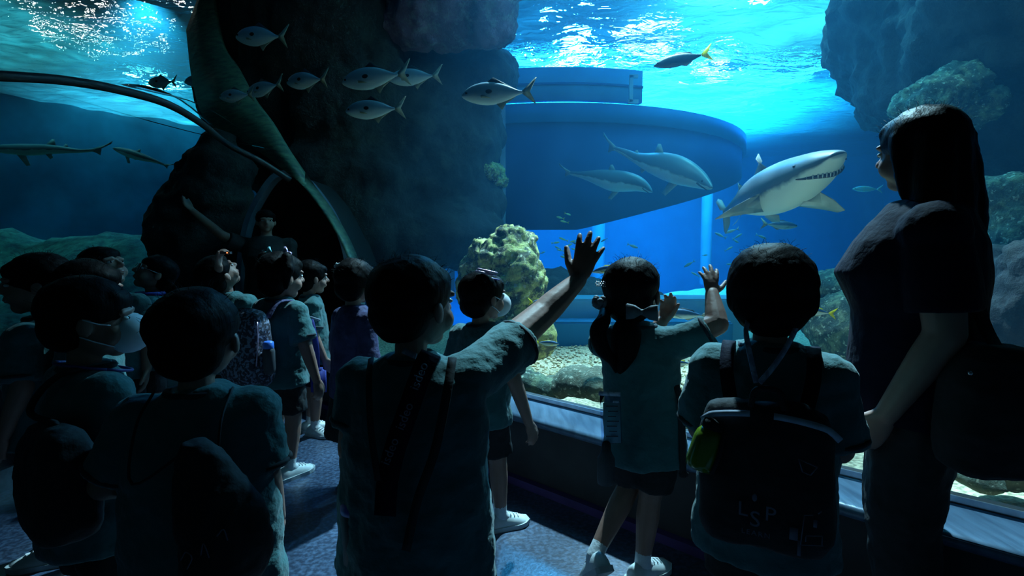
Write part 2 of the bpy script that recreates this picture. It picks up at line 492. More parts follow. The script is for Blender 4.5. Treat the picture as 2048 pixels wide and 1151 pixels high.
def rock(name, label, blobs, m, vox=.05, disp=((.25, .5, 'CLOUDS'), (.07, .12, 'CLOUDS')), group=None, part=None):
    """blobs: (px, py, depth, half width px, half height px, half depth m)"""
    bm = bmesh.new()
    c0 = R(*blobs[0][:3])
    for (px, py, d, rx, ry, rd) in blobs:
        c = R(px, py, d)
        ell(bm, c - c0, (rx * d / F, rd, ry * d / F), Matrix.Rotation(random.uniform(-.3, .3), 3, 'Z'))
    o = obj(name, bm, m, loc=c0)
    remesh(o, vox, 2, disp)
    return tag(o, label, 'rock', group)


random.seed(4)
BED = .12
# seabed
bm = bmesh.new(); N = 90; vs = []
for j in range(N + 1):
    row = []
    for i in range(N + 1):
        # columns along the window, rows away from it
        t = -7 + 12 * i / N; d = 2.08 + (14.5) * (j / N) ** 1.5
        p = wp(t, d); zz = BED + .05 * noise.noise(V((p.x * 1.5, p.y * 1.5, 0))) + .012 * noise.noise(V((p.x * 9, p.y * 9, 2)))
        row.append(bm.verts.new((p.x, p.y, zz)))
    vs.append(row)
for j in range(N):
    for i in range(N): bm.faces.new((vs[j][i], vs[j][i + 1], vs[j + 1][i + 1], vs[j + 1][i]))
structure(obj('seabed_ground', bm, 'gravel'))
bm = bmesh.new(); N = 70; vs = []
for j in range(N + 1):
    row = []
    for i in range(N + 1):
        x = -12 + 9.6 * i / N; y = -1 + 17 * j / N
        zz = .05 + .5 * noise.noise(V((x * .5, y * .45, 5))) + .22 * noise.noise(V((x * 1.6, y * 1.6, 2))) + .06 * noise.noise(V((x * 6, y * 6, 2))) + min(.95, max(0, (y - 3.6) * .24)) + max(0, (-x - 5) * .05)
        row.append(bm.verts.new((x, y, zz)))
    vs.append(row)
for j in range(N):
    for i in range(N): bm.faces.new((vs[j][i], vs[j][i + 1], vs[j + 1][i + 1], vs[j + 1][i]))
structure(obj('left_seabed_ground', bm, 'green_bed'))

# gravel: pebbles lying on the bed by the window
bm = bmesh.new()
for k in range(2600):
    px = random.uniform(985, 1480); py = random.uniform(672, 800)
    d = (CAMZ - BED - .01) * F / max(py - 500, 60)
    p = R(px, py, d)
    if p.dot(NW) < 2.1 + .02: continue
    s = random.uniform(.008, .019)
    ell(bm, (p.x, p.y, BED + .05 * noise.noise(V((p.x * 1.5, p.y * 1.5, 0))) + s * .4), (s * random.uniform(.8, 1.5), s, s * .6), Matrix.Rotation(random.uniform(0, 3), 3, 'Z'), 1)
tag(obj('loose_gravel', bm, 'pebble'), 'pale gravel spread on the tank floor beyond the window', 'gravel', kind='stuff')

rock('reef_rock', 'tall rounded boulder crusted with yellow-green algae behind the girl in a face mask',
     [(1018, 560, 4.4, 68, 95, .45), (980, 515, 4.5, 45, 35, .4), (1025, 495, 4.5, 45, 40, .35), (1062, 565, 4.3, 40, 42, .3), (1010, 640, 4.3, 60, 75, .4), (955, 560, 4.6, 40, 60, .4)],
     'rock_reef', .022, ((.2, .3, 'CLOUDS'), (.10, .07, 'CLOUDS')))
rock('reef_rock', 'rounded mossy rock at the foot of the tall boulder, a yellow-tailed fish passing it',
     [(1075, 675, 3.75, 42, 42, .2), (1030, 690, 3.8, 55, 42, .22), (990, 690, 3.85, 40, 35, .2)], 'rock_reef', .02, ((.08, .25, 'CLOUDS'), (.03, .06, 'CLOUDS')))
rock('reef_rock', 'smooth low brown rock on the gravel just left of the girl with pigtails',
     [(1160, 762, 2.95, 55, 26, .2), (1200, 768, 2.85, 40, 30, .2), (1110, 772, 3.0, 30, 18, .15)], 'rock_slab', .014, ((.06, .25, 'CLOUDS'), (.02, .05, 'CLOUDS')))
rock('reef_rock', 'low greenish rock against the glass above the ledge, beside the raised-arm boy\'s elbow',
     [(1060, 762, 3.05, 32, 22, .16), (1090, 778, 2.98, 30, 18, .12), (1040, 748, 3.15, 28, 16, .14)], 'rock_green', .014, ((.06, .2, 'CLOUDS'), (.02, .04, 'CLOUDS')))
rock('reef_rock', 'low mossy rock on the bed between the pigtailed girl and the boy with the backpack',
     [(1420, 850, 2.15, 45, 40, .15), (1385, 870, 2.2, 40, 30, .14)], 'rock_green', .014, ((.06, .2, 'CLOUDS'), (.02, .04, 'CLOUDS')))
rock('reef_rock', 'broad flat-topped rock table between the boy with the backpack and the woman',
     [(1690, 575, 4.6, 95, 40, .5), (1740, 570, 4.6, 90, 40, .5), (1620, 600, 4.7, 45, 20, .4)], 'rock_green', .03, ((.12, .4, 'CLOUDS'), (.05, .09, 'CLOUDS')))
rock('reef_rock', 'bulky shaded rock standing under the flat-topped rock table',
     [(1700, 660, 4.2, 80, 75, .4), (1760, 690, 4.1, 80, 80, .4), (1650, 640, 4.4, 50, 45, .3)], 'rock_green', .03, ((.15, .4, 'CLOUDS'), (.05, .09, 'CLOUDS')))
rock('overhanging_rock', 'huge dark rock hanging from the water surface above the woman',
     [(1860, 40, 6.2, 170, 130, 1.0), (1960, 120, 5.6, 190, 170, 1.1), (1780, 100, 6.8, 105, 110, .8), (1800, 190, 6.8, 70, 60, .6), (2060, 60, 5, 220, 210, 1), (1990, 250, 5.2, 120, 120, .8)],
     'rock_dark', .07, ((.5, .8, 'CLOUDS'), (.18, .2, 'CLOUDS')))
rock('reef_rock', 'algae-green crag jutting behind the top of the woman\'s head',
     [(1860, 205, 4.6, 62, 42, .35), (1900, 180, 4.7, 55, 45, .35), (1940, 215, 4.6, 40, 40, .3)], 'rock_green', .03, ((.16, .25, 'CLOUDS'), (.1, .08, 'CLOUDS')))
rock('reef_rock', 'dark rock face with green crusts right behind the woman\'s long hair',
     [(2020, 400, 3.6, 70, 60, .3), (2060, 470, 3.5, 90, 90, .35), (1980, 370, 3.7, 40, 25, .2)], 'rock_green', .03, ((.16, .3, 'CLOUDS'), (.06, .08, 'CLOUDS')))
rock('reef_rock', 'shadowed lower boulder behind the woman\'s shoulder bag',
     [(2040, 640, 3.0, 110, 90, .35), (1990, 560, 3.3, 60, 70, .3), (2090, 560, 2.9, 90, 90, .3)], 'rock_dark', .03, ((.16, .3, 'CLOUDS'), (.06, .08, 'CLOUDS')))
rock('reef_rock', 'low olive rock pressed to the glass at the lower right corner of the window',
     [(2010, 930, 1.95, 60, 45, .12), (2080, 900, 1.9, 70, 60, .12), (1960, 960, 1.85, 30, 20, .1)], 'rock_slab', .016, ((.08, .25, 'CLOUDS'), (.03, .06, 'CLOUDS')))
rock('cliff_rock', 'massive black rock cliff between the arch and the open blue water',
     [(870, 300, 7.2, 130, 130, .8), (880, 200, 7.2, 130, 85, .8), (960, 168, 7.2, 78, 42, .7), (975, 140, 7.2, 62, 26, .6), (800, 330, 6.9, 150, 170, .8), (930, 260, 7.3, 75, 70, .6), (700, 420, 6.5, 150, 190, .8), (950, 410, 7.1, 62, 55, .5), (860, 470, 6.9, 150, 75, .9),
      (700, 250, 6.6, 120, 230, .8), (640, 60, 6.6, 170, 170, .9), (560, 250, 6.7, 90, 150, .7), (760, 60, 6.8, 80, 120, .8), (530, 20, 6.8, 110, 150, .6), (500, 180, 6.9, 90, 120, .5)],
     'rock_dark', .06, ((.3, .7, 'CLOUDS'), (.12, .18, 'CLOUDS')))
rock('cliff_reflection', 'purplish brown reflection of the black cliff at the top, built as rough rock',
     [(900, 20, 6.3, 120, 75, .35), (980, 30, 6.2, 58, 68, .3), (830, 50, 6.3, 85, 45, .3), (900, -40, 6.2, 160, 60, .4), (1000, -30, 6.2, 45, 50, .3)], 'mirrored_rock', .04, ((.14, .3, 'CLOUDS'), (.08, .09, 'CLOUDS')))  # solid rock standing in for the cliff mirrored in the water surface
rock('coral_outcrop', 'pale violet outcrop on the right edge of the black cliff',
     [(982, 345, 7.1, 26, 20, .3), (1000, 362, 7.1, 14, 12, .25), (960, 335, 7.2, 16, 10, .2)], 'rock_reef', .02, ((.12, .1, 'CLOUDS'), (.05, .04, 'CLOUDS')))
rock('cliff_rock', 'black jagged rock behind the left glass, beside the doorway',
     [(410, 420, 5.6, 90, 90, .35), (400, 560, 5.5, 95, 120, .35), (440, 330, 5.6, 65, 45, .3), (385, 330, 5.6, 26, 14, .2), (440, 285, 5.6, 30, 25, .25), (345, 480, 5.6, 42, 100, .3)],
     'rock_dark', .05, ((.3, .5, 'CLOUDS'), (.1, .15, 'CLOUDS')))
rock('reef_rock', 'hazy reef mound at the back of the tank beneath the far fish school',
     [(1130, 600, 6.6, 120, 55, .7), (1240, 610, 6.8, 90, 45, .7)], 'rock_dark', .05, ((.25, .5, 'CLOUDS'), (.1, .15, 'CLOUDS')))

# blue blocks on the tank floor
def plinth(lab, c, s, m, rz=0):
    bm = bmesh.new(); box(bm, (0, 0, s[2] / 2), s)
    bmesh.ops.bevel(bm, geom=bm.edges[:], offset=.02, segments=2, affect='EDGES')
    o = obj('tank_step', bm, m, loc=(c[0], c[1], BED - .05), smooth=False); o.rotation_euler.z = rz
    return tag(o, lab, 'step', 'painted blue steps')


p = R(1240, 650, 5.2); plinth('lower bright blue painted step beyond the gravel', p, (2.2, .3, .32), 'blue_paint', 0)
p = R(1240, 650, 5.6); plinth('upper pale blue painted step behind the lower one', p, (2.6, .5, .52), 'pale_blue_paint', 0)

# drum shaped structure hanging in the far water
dc = V((.9, 13.4)); dr = 4.6
def drumwall(name, z0, z1, r, m, a0=-110, a1=-5, zf=None, parent=None, th=.12):
    bm = bmesh.new(); rings = []
    for i in range(61):
        a = math.radians(a0 + (a1 - a0) * i / 60)
        c, s = math.cos(a), math.sin(a)
        zb = zf(i / 60) if zf else z0
        rings.append([V((c * r, s * r, zb)), V((c * r, s * r, z1)), V((c * (r - th), s * (r - th), z1)), V((c * (r - th), s * (r - th), zb))])
    loft(bm, rings)
    return obj(name, bm, m, parent)


e = empty('viewing_drum', (dc.x, dc.y, 0))
tag(e, 'big curved blue drum with a bright rim hanging in the far water', 'drum')
drumwall('drum_wall', 1.5, 3.5, dr, 'deep_paint', zf=lambda t: min(3.2, 1.45 + 2.1 * max(0, t - .22)), parent=e)
drumwall('lower_rim', 3.25, 3.55, dr + .08, 'blue_paint', parent=e)
drumwall('upper_band', 3.62, 4.16, dr - .02, 'pale_blue_paint', -110, -73, parent=e)
drumwall('rim_groove', 3.86, 3.90, dr + .01, 'deep_paint', -110, -73, parent=e)
bm = bmesh.new(); pp = R(1262, 178, 8.5)
box(bm, pp - V((dc.x, dc.y, 0)), (.06, .05, .42)); box(bm, pp - V((dc.x, dc.y, -.2)) + V((.04, 0, 0)), (.14, .05, .05)); box(bm, pp - V((dc.x, dc.y, .2)) + V((.04, 0, 0)), (.16, .05, .06))
obj('bracket', bm, 'pillar_paint', e, smooth=False)
bm = bmesh.new(); box(bm, (0, 0, 0), (.09, .3, 2.9)); pp = R(1006, 340, 8.9)
tag(obj('tank_pillar', bm, 'pillar_paint', loc=pp, smooth=False), 'narrow pale vertical post showing at the right edge of the black cliff', 'post')

# the water itself: a thin blue haze that fills each tank
def waterbody(name, poly, z0, z1, dens, col, absorb):
    m = bpy.data.materials.new(name); m.use_nodes = True; MATS[name] = m
    n = m.node_tree.nodes; L = m.node_tree.links.new; n.remove(n['Principled BSDF'])
    s = n.new('ShaderNodeVolumeScatter'); s.inputs['Color'].default_value = (*col, 1); s.inputs['Density'].default_value = dens; s.inputs['Anisotropy'].default_value = .3
    a = n.new('ShaderNodeVolumeAbsorption'); a.inputs['Color'].default_value = (*absorb, 1); a.inputs['Density'].default_value = dens * .9
    ad = n.new('ShaderNodeAddShader'); L(s.outputs[0], ad.inputs[0]); L(a.outputs[0], ad.inputs[1]); L(ad.outputs[0], n['Material Output'].inputs['Volume'])
    bm = bmesh.new(); prism(bm, poly, z0, z1)
    return structure(obj(name, bm, name, smooth=False))


waterbody('water_right', [tuple(wp(-6, 2.06)[:2]), tuple(wp(3.3, 2.06)[:2]), (-1.6, 5.6), (-5, 17.8), (12.8, 17.8), (12.8, 0)], -.38, SURF - .18, .03, (.08, .5, 1), (.2, .7, 1))

for lab, px, w_, d_ in (('pale blue column far back in the tank, left of the big shark\'s tail', 1412, .32, 15.5), ('brighter narrow column far back in the tank above the raised hand', 1196, .42, 16.2)):
    q = R(px, 500, d_); bm = bmesh.new(); cap(bm, (0, 0, -1), (0, 0, 2.3), w_ / 2, w_ / 2, 16, 2)
    tag(obj('tank_column', bm, 'pale_blue_paint', loc=(q.x, q.y, 1.1)), lab, 'column')
# ---------------------------------------------------------------- people
mat('skin', (.34, .18, .14), (.30, .155, .12), 20, .55, bump=.05, bscale=60)
mat('lip', (.5, .2, .18), None, 30, .4)
mat('eye_white', (.75, .75, .75), None, 10, .25)
mat('iris', (.015, .01, .01), None, 10, .15)
mat('hair', (.004, .0035, .004), (.002, .0015, .002), 30, .6, bump=.12, bscale=40, stretch=(5, 5, .4), spec=.07)
mat('hair_brown', (.008, .005, .006), (.004, .003, .004), 30, .45, bump=.15, bscale=40, stretch=(5, 5, .4), spec=.1)
mat('teal_shirt', (.022, .13, .14), (.018, .105, .115), 12, .85, bump=.25, bscale=60, sheen=.2)
mat('dark_trim', (.012, .02, .03), None, 30, .8)
mat('black_cloth', (.012, .013, .017), (.009, .01, .013), 15, .85, bump=.2, bscale=50)
mat('navy_cloth', (.006, .006, .019), (.005, .005, .015), 15, .85, bump=.2, bscale=50, spec=.1)
mat('violet_cloth', (.07, .06, .16), (.04, .035, .1), 20, .85, bump=.3, bscale=50)
mat('blue_cloth', (.03, .04, .32), None, 20, .7)
mat('white_cloth', (.72, .74, .78), (.6, .62, .66), 25, .8, bump=.2, bscale=60)
mat('shoe_white', (.7, .74, .76), (.55, .6, .62), 25, .5)
mat('shoe_sole', (.5, .55, .58), None, 20, .6)
mat('shoe_dark', (.05, .055, .07), None, 20, .6)
mat('yellow', (.75, .7, .05), None, 20, .5)
mat('mask', (.8, .82, .88), (.74, .77, .84), 60, .75)
mat('strap_grey', (.45, .48, .62), (.25, .27, .38), 60, .6, lo=.45, hi=.55)
mat('reflective', (.55, .6, .75), None, 40, .35)
mat('clip_pink', (.75, .5, .72), None, 40, .3, .4)
mat('clip_blue', (.25, .65, .7), None, 40, .4)
mat('clip_silver', (.75, .75, .8), None, 40, .25, .7)
mat('bow_white', (.075, .09, .11), None, 40, .7)
mat('print_dim', (.16, .16, .22), None, 40, .7)


def rotm(yaw, pitch=0, roll=0):
    """columns: right, forward, up of something facing +Y turned clockwise by yaw, nose raised by pitch, tipped by roll"""
    return Matrix.Rotation(-yaw, 3, 'Z') @ Matrix.Rotation(pitch, 3, 'X') @ Matrix.Rotation(roll, 3, 'Y')


def hand(bm, wr, fd, pn, L=.118, thumb=1, curl=(.3, .3, .3, .3), spread=.12, tcurl=.3, tsp=.75):
    """wr wrist, fd finger direction, pn the way the palm faces, thumb: side of the thumb (+1 = fd x pn)"""
    fd = V(fd).normalized(); pn = (V(pn) - fd * V(pn).dot(fd)).normalized(); sd = fd.cross(pn).normalized() * thumb
    wr = V(wr); pl = L * .47; pw = L * .2
    # palm
    rings = []
    for t, hw, ht in ((-.06, .105, .085), (.08, .13, .095), (.3, .19, .10), (.7, .215, .09), (.95, .2, .07), (1.04, .17, .045)):
        c = wr + fd * pl * t
        rings.append([c + sd * math.cos(a) * hw * L + pn * math.sin(a) * ht * L for a in [2 * PI * i / 12 for i in range(12)]])
    loft(bm, rings)
    offs = (1, .36, -.3, -.92); ln = (.46, .52, .485, .38); rr = (.064, .067, .063, .054)
    for k in range(4):
        a = spread * (1.1, .3, -.45, -1.2)[k]
        base = wr + fd * pl * (.93, 1.0, .96, .86)[k] + sd * offs[k] * pw * .82
        d = (fd * math.cos(a) + sd * math.sin(a)).normalized()
        ax = d.cross(pn).normalized(); c = curl[k]
        pts = [base - d * L * .08, base]; seg = (.46, .3, .24); ang = 0
        for q in range(3):
            ang += c * (.7, 1.0, .8)[q]
            dd_ = d * math.cos(ang) + pn * math.sin(ang)
            pts.append(pts[-1] + dd_ * L * ln[k] * seg[q])
        r = rr[k] * L
        chain(bm, pts, [r * 1.05, r * 1.12, r * 1.0, r * .93, r * .78], 8)
    b = wr + fd * pl * .22 + sd * pw * .55
    d1 = (fd * math.cos(tsp) + sd * math.sin(tsp) + pn * .25).normalized()
    d2 = (fd * math.cos(tsp - tcurl) + sd * math.sin(tsp - tcurl) + pn * .3).normalized()
    p1 = b + d1 * L * .26; p2 = p1 + d2 * L * .2; p3 = p2 + d2 * L * .14
    chain(bm, [b, p1, p2, p3], [.1 * L, .078 * L, .068 * L, .056 * L], 8)


def person(label, base, h, yaw, hyaw=None, hpitch=0, hroll=0, arms=None, legs=None, hair='boy', haircol='hair', shirt='teal_shirt', bottom='shorts',
           bottomcol='black_cloth', shoes='shoe_white', sleeve='short', hem=.40, lean=(0, 0), girth=1, face=True, group=None, vox=.0046, mask=False,
           headscale=1, armk=1.0, handk=1.0, slen=.84, shirtw=1.0, female=False, hipk=1.0):
    """all joints are worked out about the base point on the floor; arms give elbow and wrist in (right, forward, up) fractions or world points"""
    base = V((base[0], base[1], base[2] if len(base) > 2 else 0)); k = h / 1.05
    adult = h > 1.35
    Bm = rotm(yaw); hyaw = yaw if hyaw is None else hyaw
    def P(r, f, z):
        t = max(0, z - .45) / .55
        return Bm @ V((r * k, f * k, 0)) + V((lean[0] * t, lean[1] * t, z * h))
    hh = (h / 5.3 if not adult else h / 7.0) * headscale
    zs = .775 if not adult else .815; sw = (.104 if not adult else .14) * girth; hz = .47 if not adult else .5
    top = h
    Hm = rotm(hyaw, hpitch, hroll)
    neck0 = P(0, -.01, zs); hc = P(0, 0, 1) - V((0, 0, hh * .52))
    piv = hc - V((0, 0, hh * .42)); hc = piv + Hm @ V((0, .02 * k, hh * .42))
    def Hp(x, y, z): return hc + Hm @ (V((x, y, z)) * hh)
    root = bpy.data.objects.new('tmp', None)
    bm = bmesh.new()
    # torso
    def ring(z, hw, hd, f=0, n=20):
        return [P(math.cos(a) * hw / 1, f + math.sin(a) * hd, z) for a in [2 * PI * i / n for i in range(n)]]
    g = girth
    if adult:
        loft(bm, [ring(.47, .07 * g, .06), ring(.50, .115 * g, .085), ring(.56, .118 * g, .082), ring(.63, .10 * g, .07), ring(.70, .115 * g, .085, .012), ring(.76, .125 * g, .08, .01), ring(.805, .11 * g, .06), ring(.835, .05, .045)])
    else:
        loft(bm, [ring(.44, .06 * g, .05), ring(.48, .095 * g, .075), ring(.55, .095 * g, .078, .008), ring(.62, .09 * g, .07, .008), ring(.70, .102 * g, .07), ring(.755, .098 * g, .055), ring(.79, .045, .04)])
    cap(bm, P(0, -.01, zs - .02), hc + Hm @ V((0, -.1 * hh, -.3 * hh)), .036 * k, .034 * k)
    # head
    ell(bm, Hp(0, -.06, .13), (.365 * hh, .43 * hh, .37 * hh), Hm)
    ell(bm, Hp(0, .06, -.1), (.31 * hh, .335 * hh, .36 * hh), Hm)
    ell(bm, Hp(0, .2, -.38), (.13 * hh, .13 * hh, .11 * hh), Hm, 2)
    for s in (-1, 1):
        ell(bm, Hp(.17 * s, .2, -.18), (.14 * hh, .14 * hh, .15 * hh), Hm, 2)
        ell(bm, Hp(.375 * s, -.03, -.06), (.04 * hh, .085 * hh, .125 * hh), Hm @ Matrix.Rotation(.3 * s, 3, 'Z'), 2)
        cap(bm, Hp(.08 * s, .375, .09), Hp(.24 * s, .32, .08), .045 * hh, .035 * hh, 8)
    chain(bm, [Hp(0, .37, .05), Hp(0, .41, -.03), Hp(0, .455, -.105)], [.035 * hh, .042 * hh, .06 * hh], 8)
    for s in (-1, 1): ell(bm, Hp(.05 * s, .41, -.12), .04 * hh, None, 1)
    ell(bm, Hp(0, .375, -.225), (.10 * hh, .04 * hh, .026 * hh), Hm, 2); ell(bm, Hp(0, .36, -.275), (.085 * hh, .04 * hh, .03 * hh), Hm, 2)
    # arms
    arms = arms or {}; jo = {}
    hl = (.118 * k if not adult else .17 * (h / 1.6)) * handk
    for s, nm in ((1, 'R'), (-1, 'L')):
        a = arms.get(nm, {})
        sh = P(s * sw, a.get('shf', 0), zs - .035 + a.get('shz', 0))
        def pt(q, dflt):
            if q is None: q = dflt
            if isinstance(q, Vector): return q - base
            return P(q[0] * s, q[1], q[2])
        el = pt(a.get('el'), (.135 * g, -.01, .6)); wr = pt(a.get('wr'), (.14 * g, .05, .455))
        jo[nm] = (sh, el, wr)
        ra = .036 * k * g ** .5 * armk
        cap(bm, P(s * (sw - .05), 0, zs - .04), sh, .04 * k, ra * 1.15)
        cap(bm, sh, el, ra * 1.1, ra * .84); mid = el.lerp(wr, .3)
        cap(bm, el, mid, ra * .84, ra * .8); cap(bm, mid, wr, ra * .8, ra * .54)
        fd = V(a['fd']) if 'fd' in a else (wr - el); pn = V(a['pn']) if 'pn' in a else Bm @ V((-s, .15, 0))
        hand(bm, wr, fd, pn, hl, a.get('th', s if 'pn' not in a else 1), a.get('curl', (.35, .4, .45, .5)), a.get('sp', .06), a.get('tc', .3), a.get('ts', .6))
    # legs
    legs = legs or {}; jl = {}
    for s, nm in ((1, 'R'), (-1, 'L')):
        a = legs.get(nm, {})
        hp = P(s * .05 * g * hipk, 0, hz)
        kn = P(*(a.get('kn') or (s * .055 * g, .012, .265))); an = P(*(a.get('an') or (s * .055 * g, -.01, .055)))
        rl = k * g ** .6
        cap(bm, hp, kn, .056 * rl, .038 * rl); m1 = kn.lerp(an, .3)
        cap(bm, kn, m1, .037 * rl, .038 * rl); cap(bm, m1, an, .038 * rl, .023 * rl)
        jl[nm] = (hp, kn, an, a)
    bod = obj('person', bm, 'skin', loc=base)
    remesh(bod, vox, 3)
    tag(bod, label, 'person', group)
    ch = {}
    # eyes
    if face:
        for s in (-1, 1):
            bm = bmesh.new(); ell(bm, Hp(.15 * s, .335, .0), (.062 * hh, .045 * hh, .03 * hh), Hm, 2); e = obj('eye', bm, 'eye_white', bod)
            bm = bmesh.new(); ell(bm, Hp(.15 * s, .37, .0), (.028 * hh, .016 * hh, .028 * hh), Hm, 2); obj('iris', bm, 'iris', e)
        bm = bmesh.new(); ell(bm, Hp(0, .368, -.25), (.09 * hh, .045 * hh, .024 * hh), Hm, 2); obj('mouth', bm, 'lip', bod)
    # hair
    bm = bmesh.new()
    if hair == 'boy':
        ell(bm, Hp(0, -.09, .17), (.42 * hh, .485 * hh, .385 * hh), Hm); ell(bm, Hp(0, -.25, -.06), (.35 * hh, .3 * hh, .32 * hh), Hm)
        ell(bm, Hp(0, .2, .27), (.3 * hh, .22 * hh, .16 * hh), Hm @ Matrix.Rotation(-.5, 3, 'X'))
    elif hair == 'bowl':
        ell(bm, Hp(0, -.08, .14), (.455 * hh, .49 * hh, .42 * hh), Hm); ell(bm, Hp(0, -.22, -.12), (.39 * hh, .33 * hh, .33 * hh), Hm)
        for s in (-1, 1): ell(bm, Hp(.36 * s, -.05, 0), (.09 * hh, .22 * hh, .24 * hh), Hm)
        ell(bm, Hp(0, .2, .27), (.3 * hh, .22 * hh, .16 * hh), Hm @ Matrix.Rotation(-.5, 3, 'X'))
    elif hair in ('tails', 'girl', 'high'):
        ell(bm, Hp(0, -.09, .14), (.415 * hh, .48 * hh, .41 * hh), Hm); ell(bm, Hp(0, -.24, -.1), (.36 * hh, .29 * hh, .33 * hh), Hm)
        ell(bm, Hp(0, .22, .24), (.3 * hh, .2 * hh, .17 * hh), Hm @ Matrix.Rotation(-.5, 3, 'X'))
    if hair == 'high':
        for s in (-1, 1):
            chain(bm, [Hp(.33 * s, -.1, .42), Hp(.5 * s, -.15, .42), Hp(.58 * s, -.2, .15), Hp(.55 * s, -.22, -.2)], [.07 * hh, .12 * hh, .13 * hh, .05 * hh], 8)
    if hair == 'girl':
        chain(bm, [Hp(0, -.42, .05), Hp(0, -.6, -.05), Hp(0, -.62, -.5), Hp(0, -.55, -.95)], [.12 * hh, .15 * hh, .16 * hh, .05 * hh], 8)
    if hair == 'long':
        ell(bm, Hp(0, -.09, .15), (.42 * hh, .49 * hh, .40 * hh), Hm); ell(bm, Hp(0, .22, .27), (.3 * hh, .21 * hh, .17 * hh), Hm @ Matrix.Rotation(-.5, 3, 'X'))
        for x, r in ((-.2, .22), (0, .26), (.2, .22)):
            chain(bm, [Hp(x, -.3, .1), Hp(x * 1.2, -.36, -.3), Hp(x * 1.6, -.42, -.9), Hp(x * 1.5, -.5, -1.5)], [r * hh, r * 1.05 * hh, r * hh, r * .5 * hh], 10)
        for s in (-1, 1): chain(bm, [Hp(.3 * s, .0, .15), Hp(.36 * s, -.05, -.2), Hp(.33 * s, -.12, -.6)], [.13 * hh, .1 * hh, .06 * hh], 8)
    hr = obj('hair', bm, haircol, bod)
    remesh(hr, .005 if not adult else .007, 3, ((.012, .06, 'CLOUDS'),))
    ch['hair'] = hr; ch['Hp'] = Hp; ch['Hm'] = Hm; ch['hh'] = hh; ch['P'] = P; ch['bod'] = bod; ch['jo'] = jo; ch['base'] = base; ch['Bm'] = Bm
    # fly-away strands
    bm = bmesh.new(); rs = random.Random(int(h * 1000))
    for i in range(110):
        th = rs.uniform(0, 2 * PI); el_ = rs.uniform(.15, 1.35)
        d = V((math.cos(th) * math.cos(el_), math.sin(th) * math.cos(el_), math.sin(el_)))
        a = V((d.x * .41, d.y * .47 - .08, d.z * .40 + .15)); t = V((rs.uniform(-1, 1), rs.uniform(-1, 1), rs.uniform(-.5, .8)))
        p = [a * .8, a + d * .015 + t * .03, a + d * .028 + t * .08]
        tube(bm, [Hp(*q) for q in p], [.0006, .0005, .0003], 3)
    obj('loose_strands', bm, haircol, hr)
    # shirt
    bm = bmesh.new(); w_ = shirtw * g
    if adult:
        loft(bm, [ring(hem, .150 * w_, .115), ring(hem + .02, .150 * w_, .115), ring(.58, .14 * w_, .105), ring(.64, .135 * w_, .1, .005), ring(.71, .145 * w_, .118, .02), ring(.765, .15 * w_, .10, .01), ring(.812, .125 * w_, .072), ring(.835, .07, .055)])
    else:
        loft(bm, [ring(hem, .128 * w_, .108), ring(hem + .02, .128 * w_, .108), ring(.52, .122 * w_, .1), ring(.6, .118 * w_, .093), ring(.69, .120 * w_, .086), ring(.745, .115 * w_, .072), ring(.782, .085, .056), ring(.80, .05, .046)])
    cuffs = []
    for s, nm in ((1, 'R'), (-1, 'L')):
        sh, el, wr = jo[nm]; r = .050 * k * g ** .5
        if sleeve == 'short':
            end = sh.lerp(el, slen if not adult else .78)
            cap(bm, P(s * (sw - .06), 0, zs - .045), sh, .054 * k, r * 1.04)
            d = (end - sh).normalized(); x, y, _ = frame(d)
            # the sleeve hangs open and wide
            dn = V((0, 0, -.016 * k)) if abs(d.z) < .75 else V((0, 0, 0))
            loft(bm, [[c + x * math.cos(q) * rr + y * math.sin(q) * rr for q in [2 * PI * i / 16 for i in range(16)]] for c, rr in ((sh - d * .01, r * .9), (sh.lerp(end, .5) + dn * .5, r * 1.02), (end + dn, r * 1.06))])
            cuffs.append((end + dn - d * .010 * k, d, r * 1.07))
        else:
            cap(bm, P(s * (sw - .06), 0, zs - .055), sh, .045 * k, r * .85)
            cap(bm, sh, el, r * .9, r * .75); cap(bm, el, el.lerp(wr, .93), r * .75, r * .6)
    st = obj('shirt', bm, shirt, bod)
    remesh(st, .0062, 5, ((.024, .09, 'CLOUDS'), (.006, .035, 'CLOUDS')) if not adult else ((.016, .16, 'CLOUDS'),))
    for md in st.modifiers:
        if md.type == 'DISPLACE': md.mid_level = .3
    ch['shirt'] = st
    if shirt == 'teal_shirt':
        bm = bmesh.new(); pts = [P(math.cos(a) * .058, math.sin(a) * .052, .792) for a in [2 * PI * i / 20 for i in range(21)]]
        tube(bm, pts, .009 * k, 6); obj('collar', bm, 'dark_trim', st)
        for c, d, r in cuffs:
            x, y, _ = frame(d); bm = bmesh.new()
            tube(bm, [c + x * math.cos(q) * r + y * math.sin(q) * r for q in [2 * PI * i / 20 for i in range(21)]], .006 * k, 6)
            obj('cuff', bm, 'dark_trim', st)
    # bottoms
    bm = bmesh.new()
    if bottom == 'shorts':
        for nm in 'RL':
            hp, kn, an, _a = jl[nm]; e = hp.lerp(kn, .85)
            cap(bm, hp, hp.lerp(kn, .1), .062 * k * g, .066 * k * g)
            d = (e - hp).normalized(); x, y, _ = frame(d)
            loft(bm, [[c + x * math.cos(q) * rr + y * math.sin(q) * rr for q in [2 * PI * i / 16 for i in range(16)]] for c, rr in ((hp, .066 * k * g), (e, .068 * k * g))])
        loft(bm, [ring(.43, .1 * g, .085), ring(.52, .105 * g, .088)])
    elif bottom == 'skirt':
        loft(bm, [ring(.25, .155 * g, .14), ring(.27, .155 * g, .14), ring(.38, .135 * g, .115), ring(.52, .105 * g, .088)])
    else:
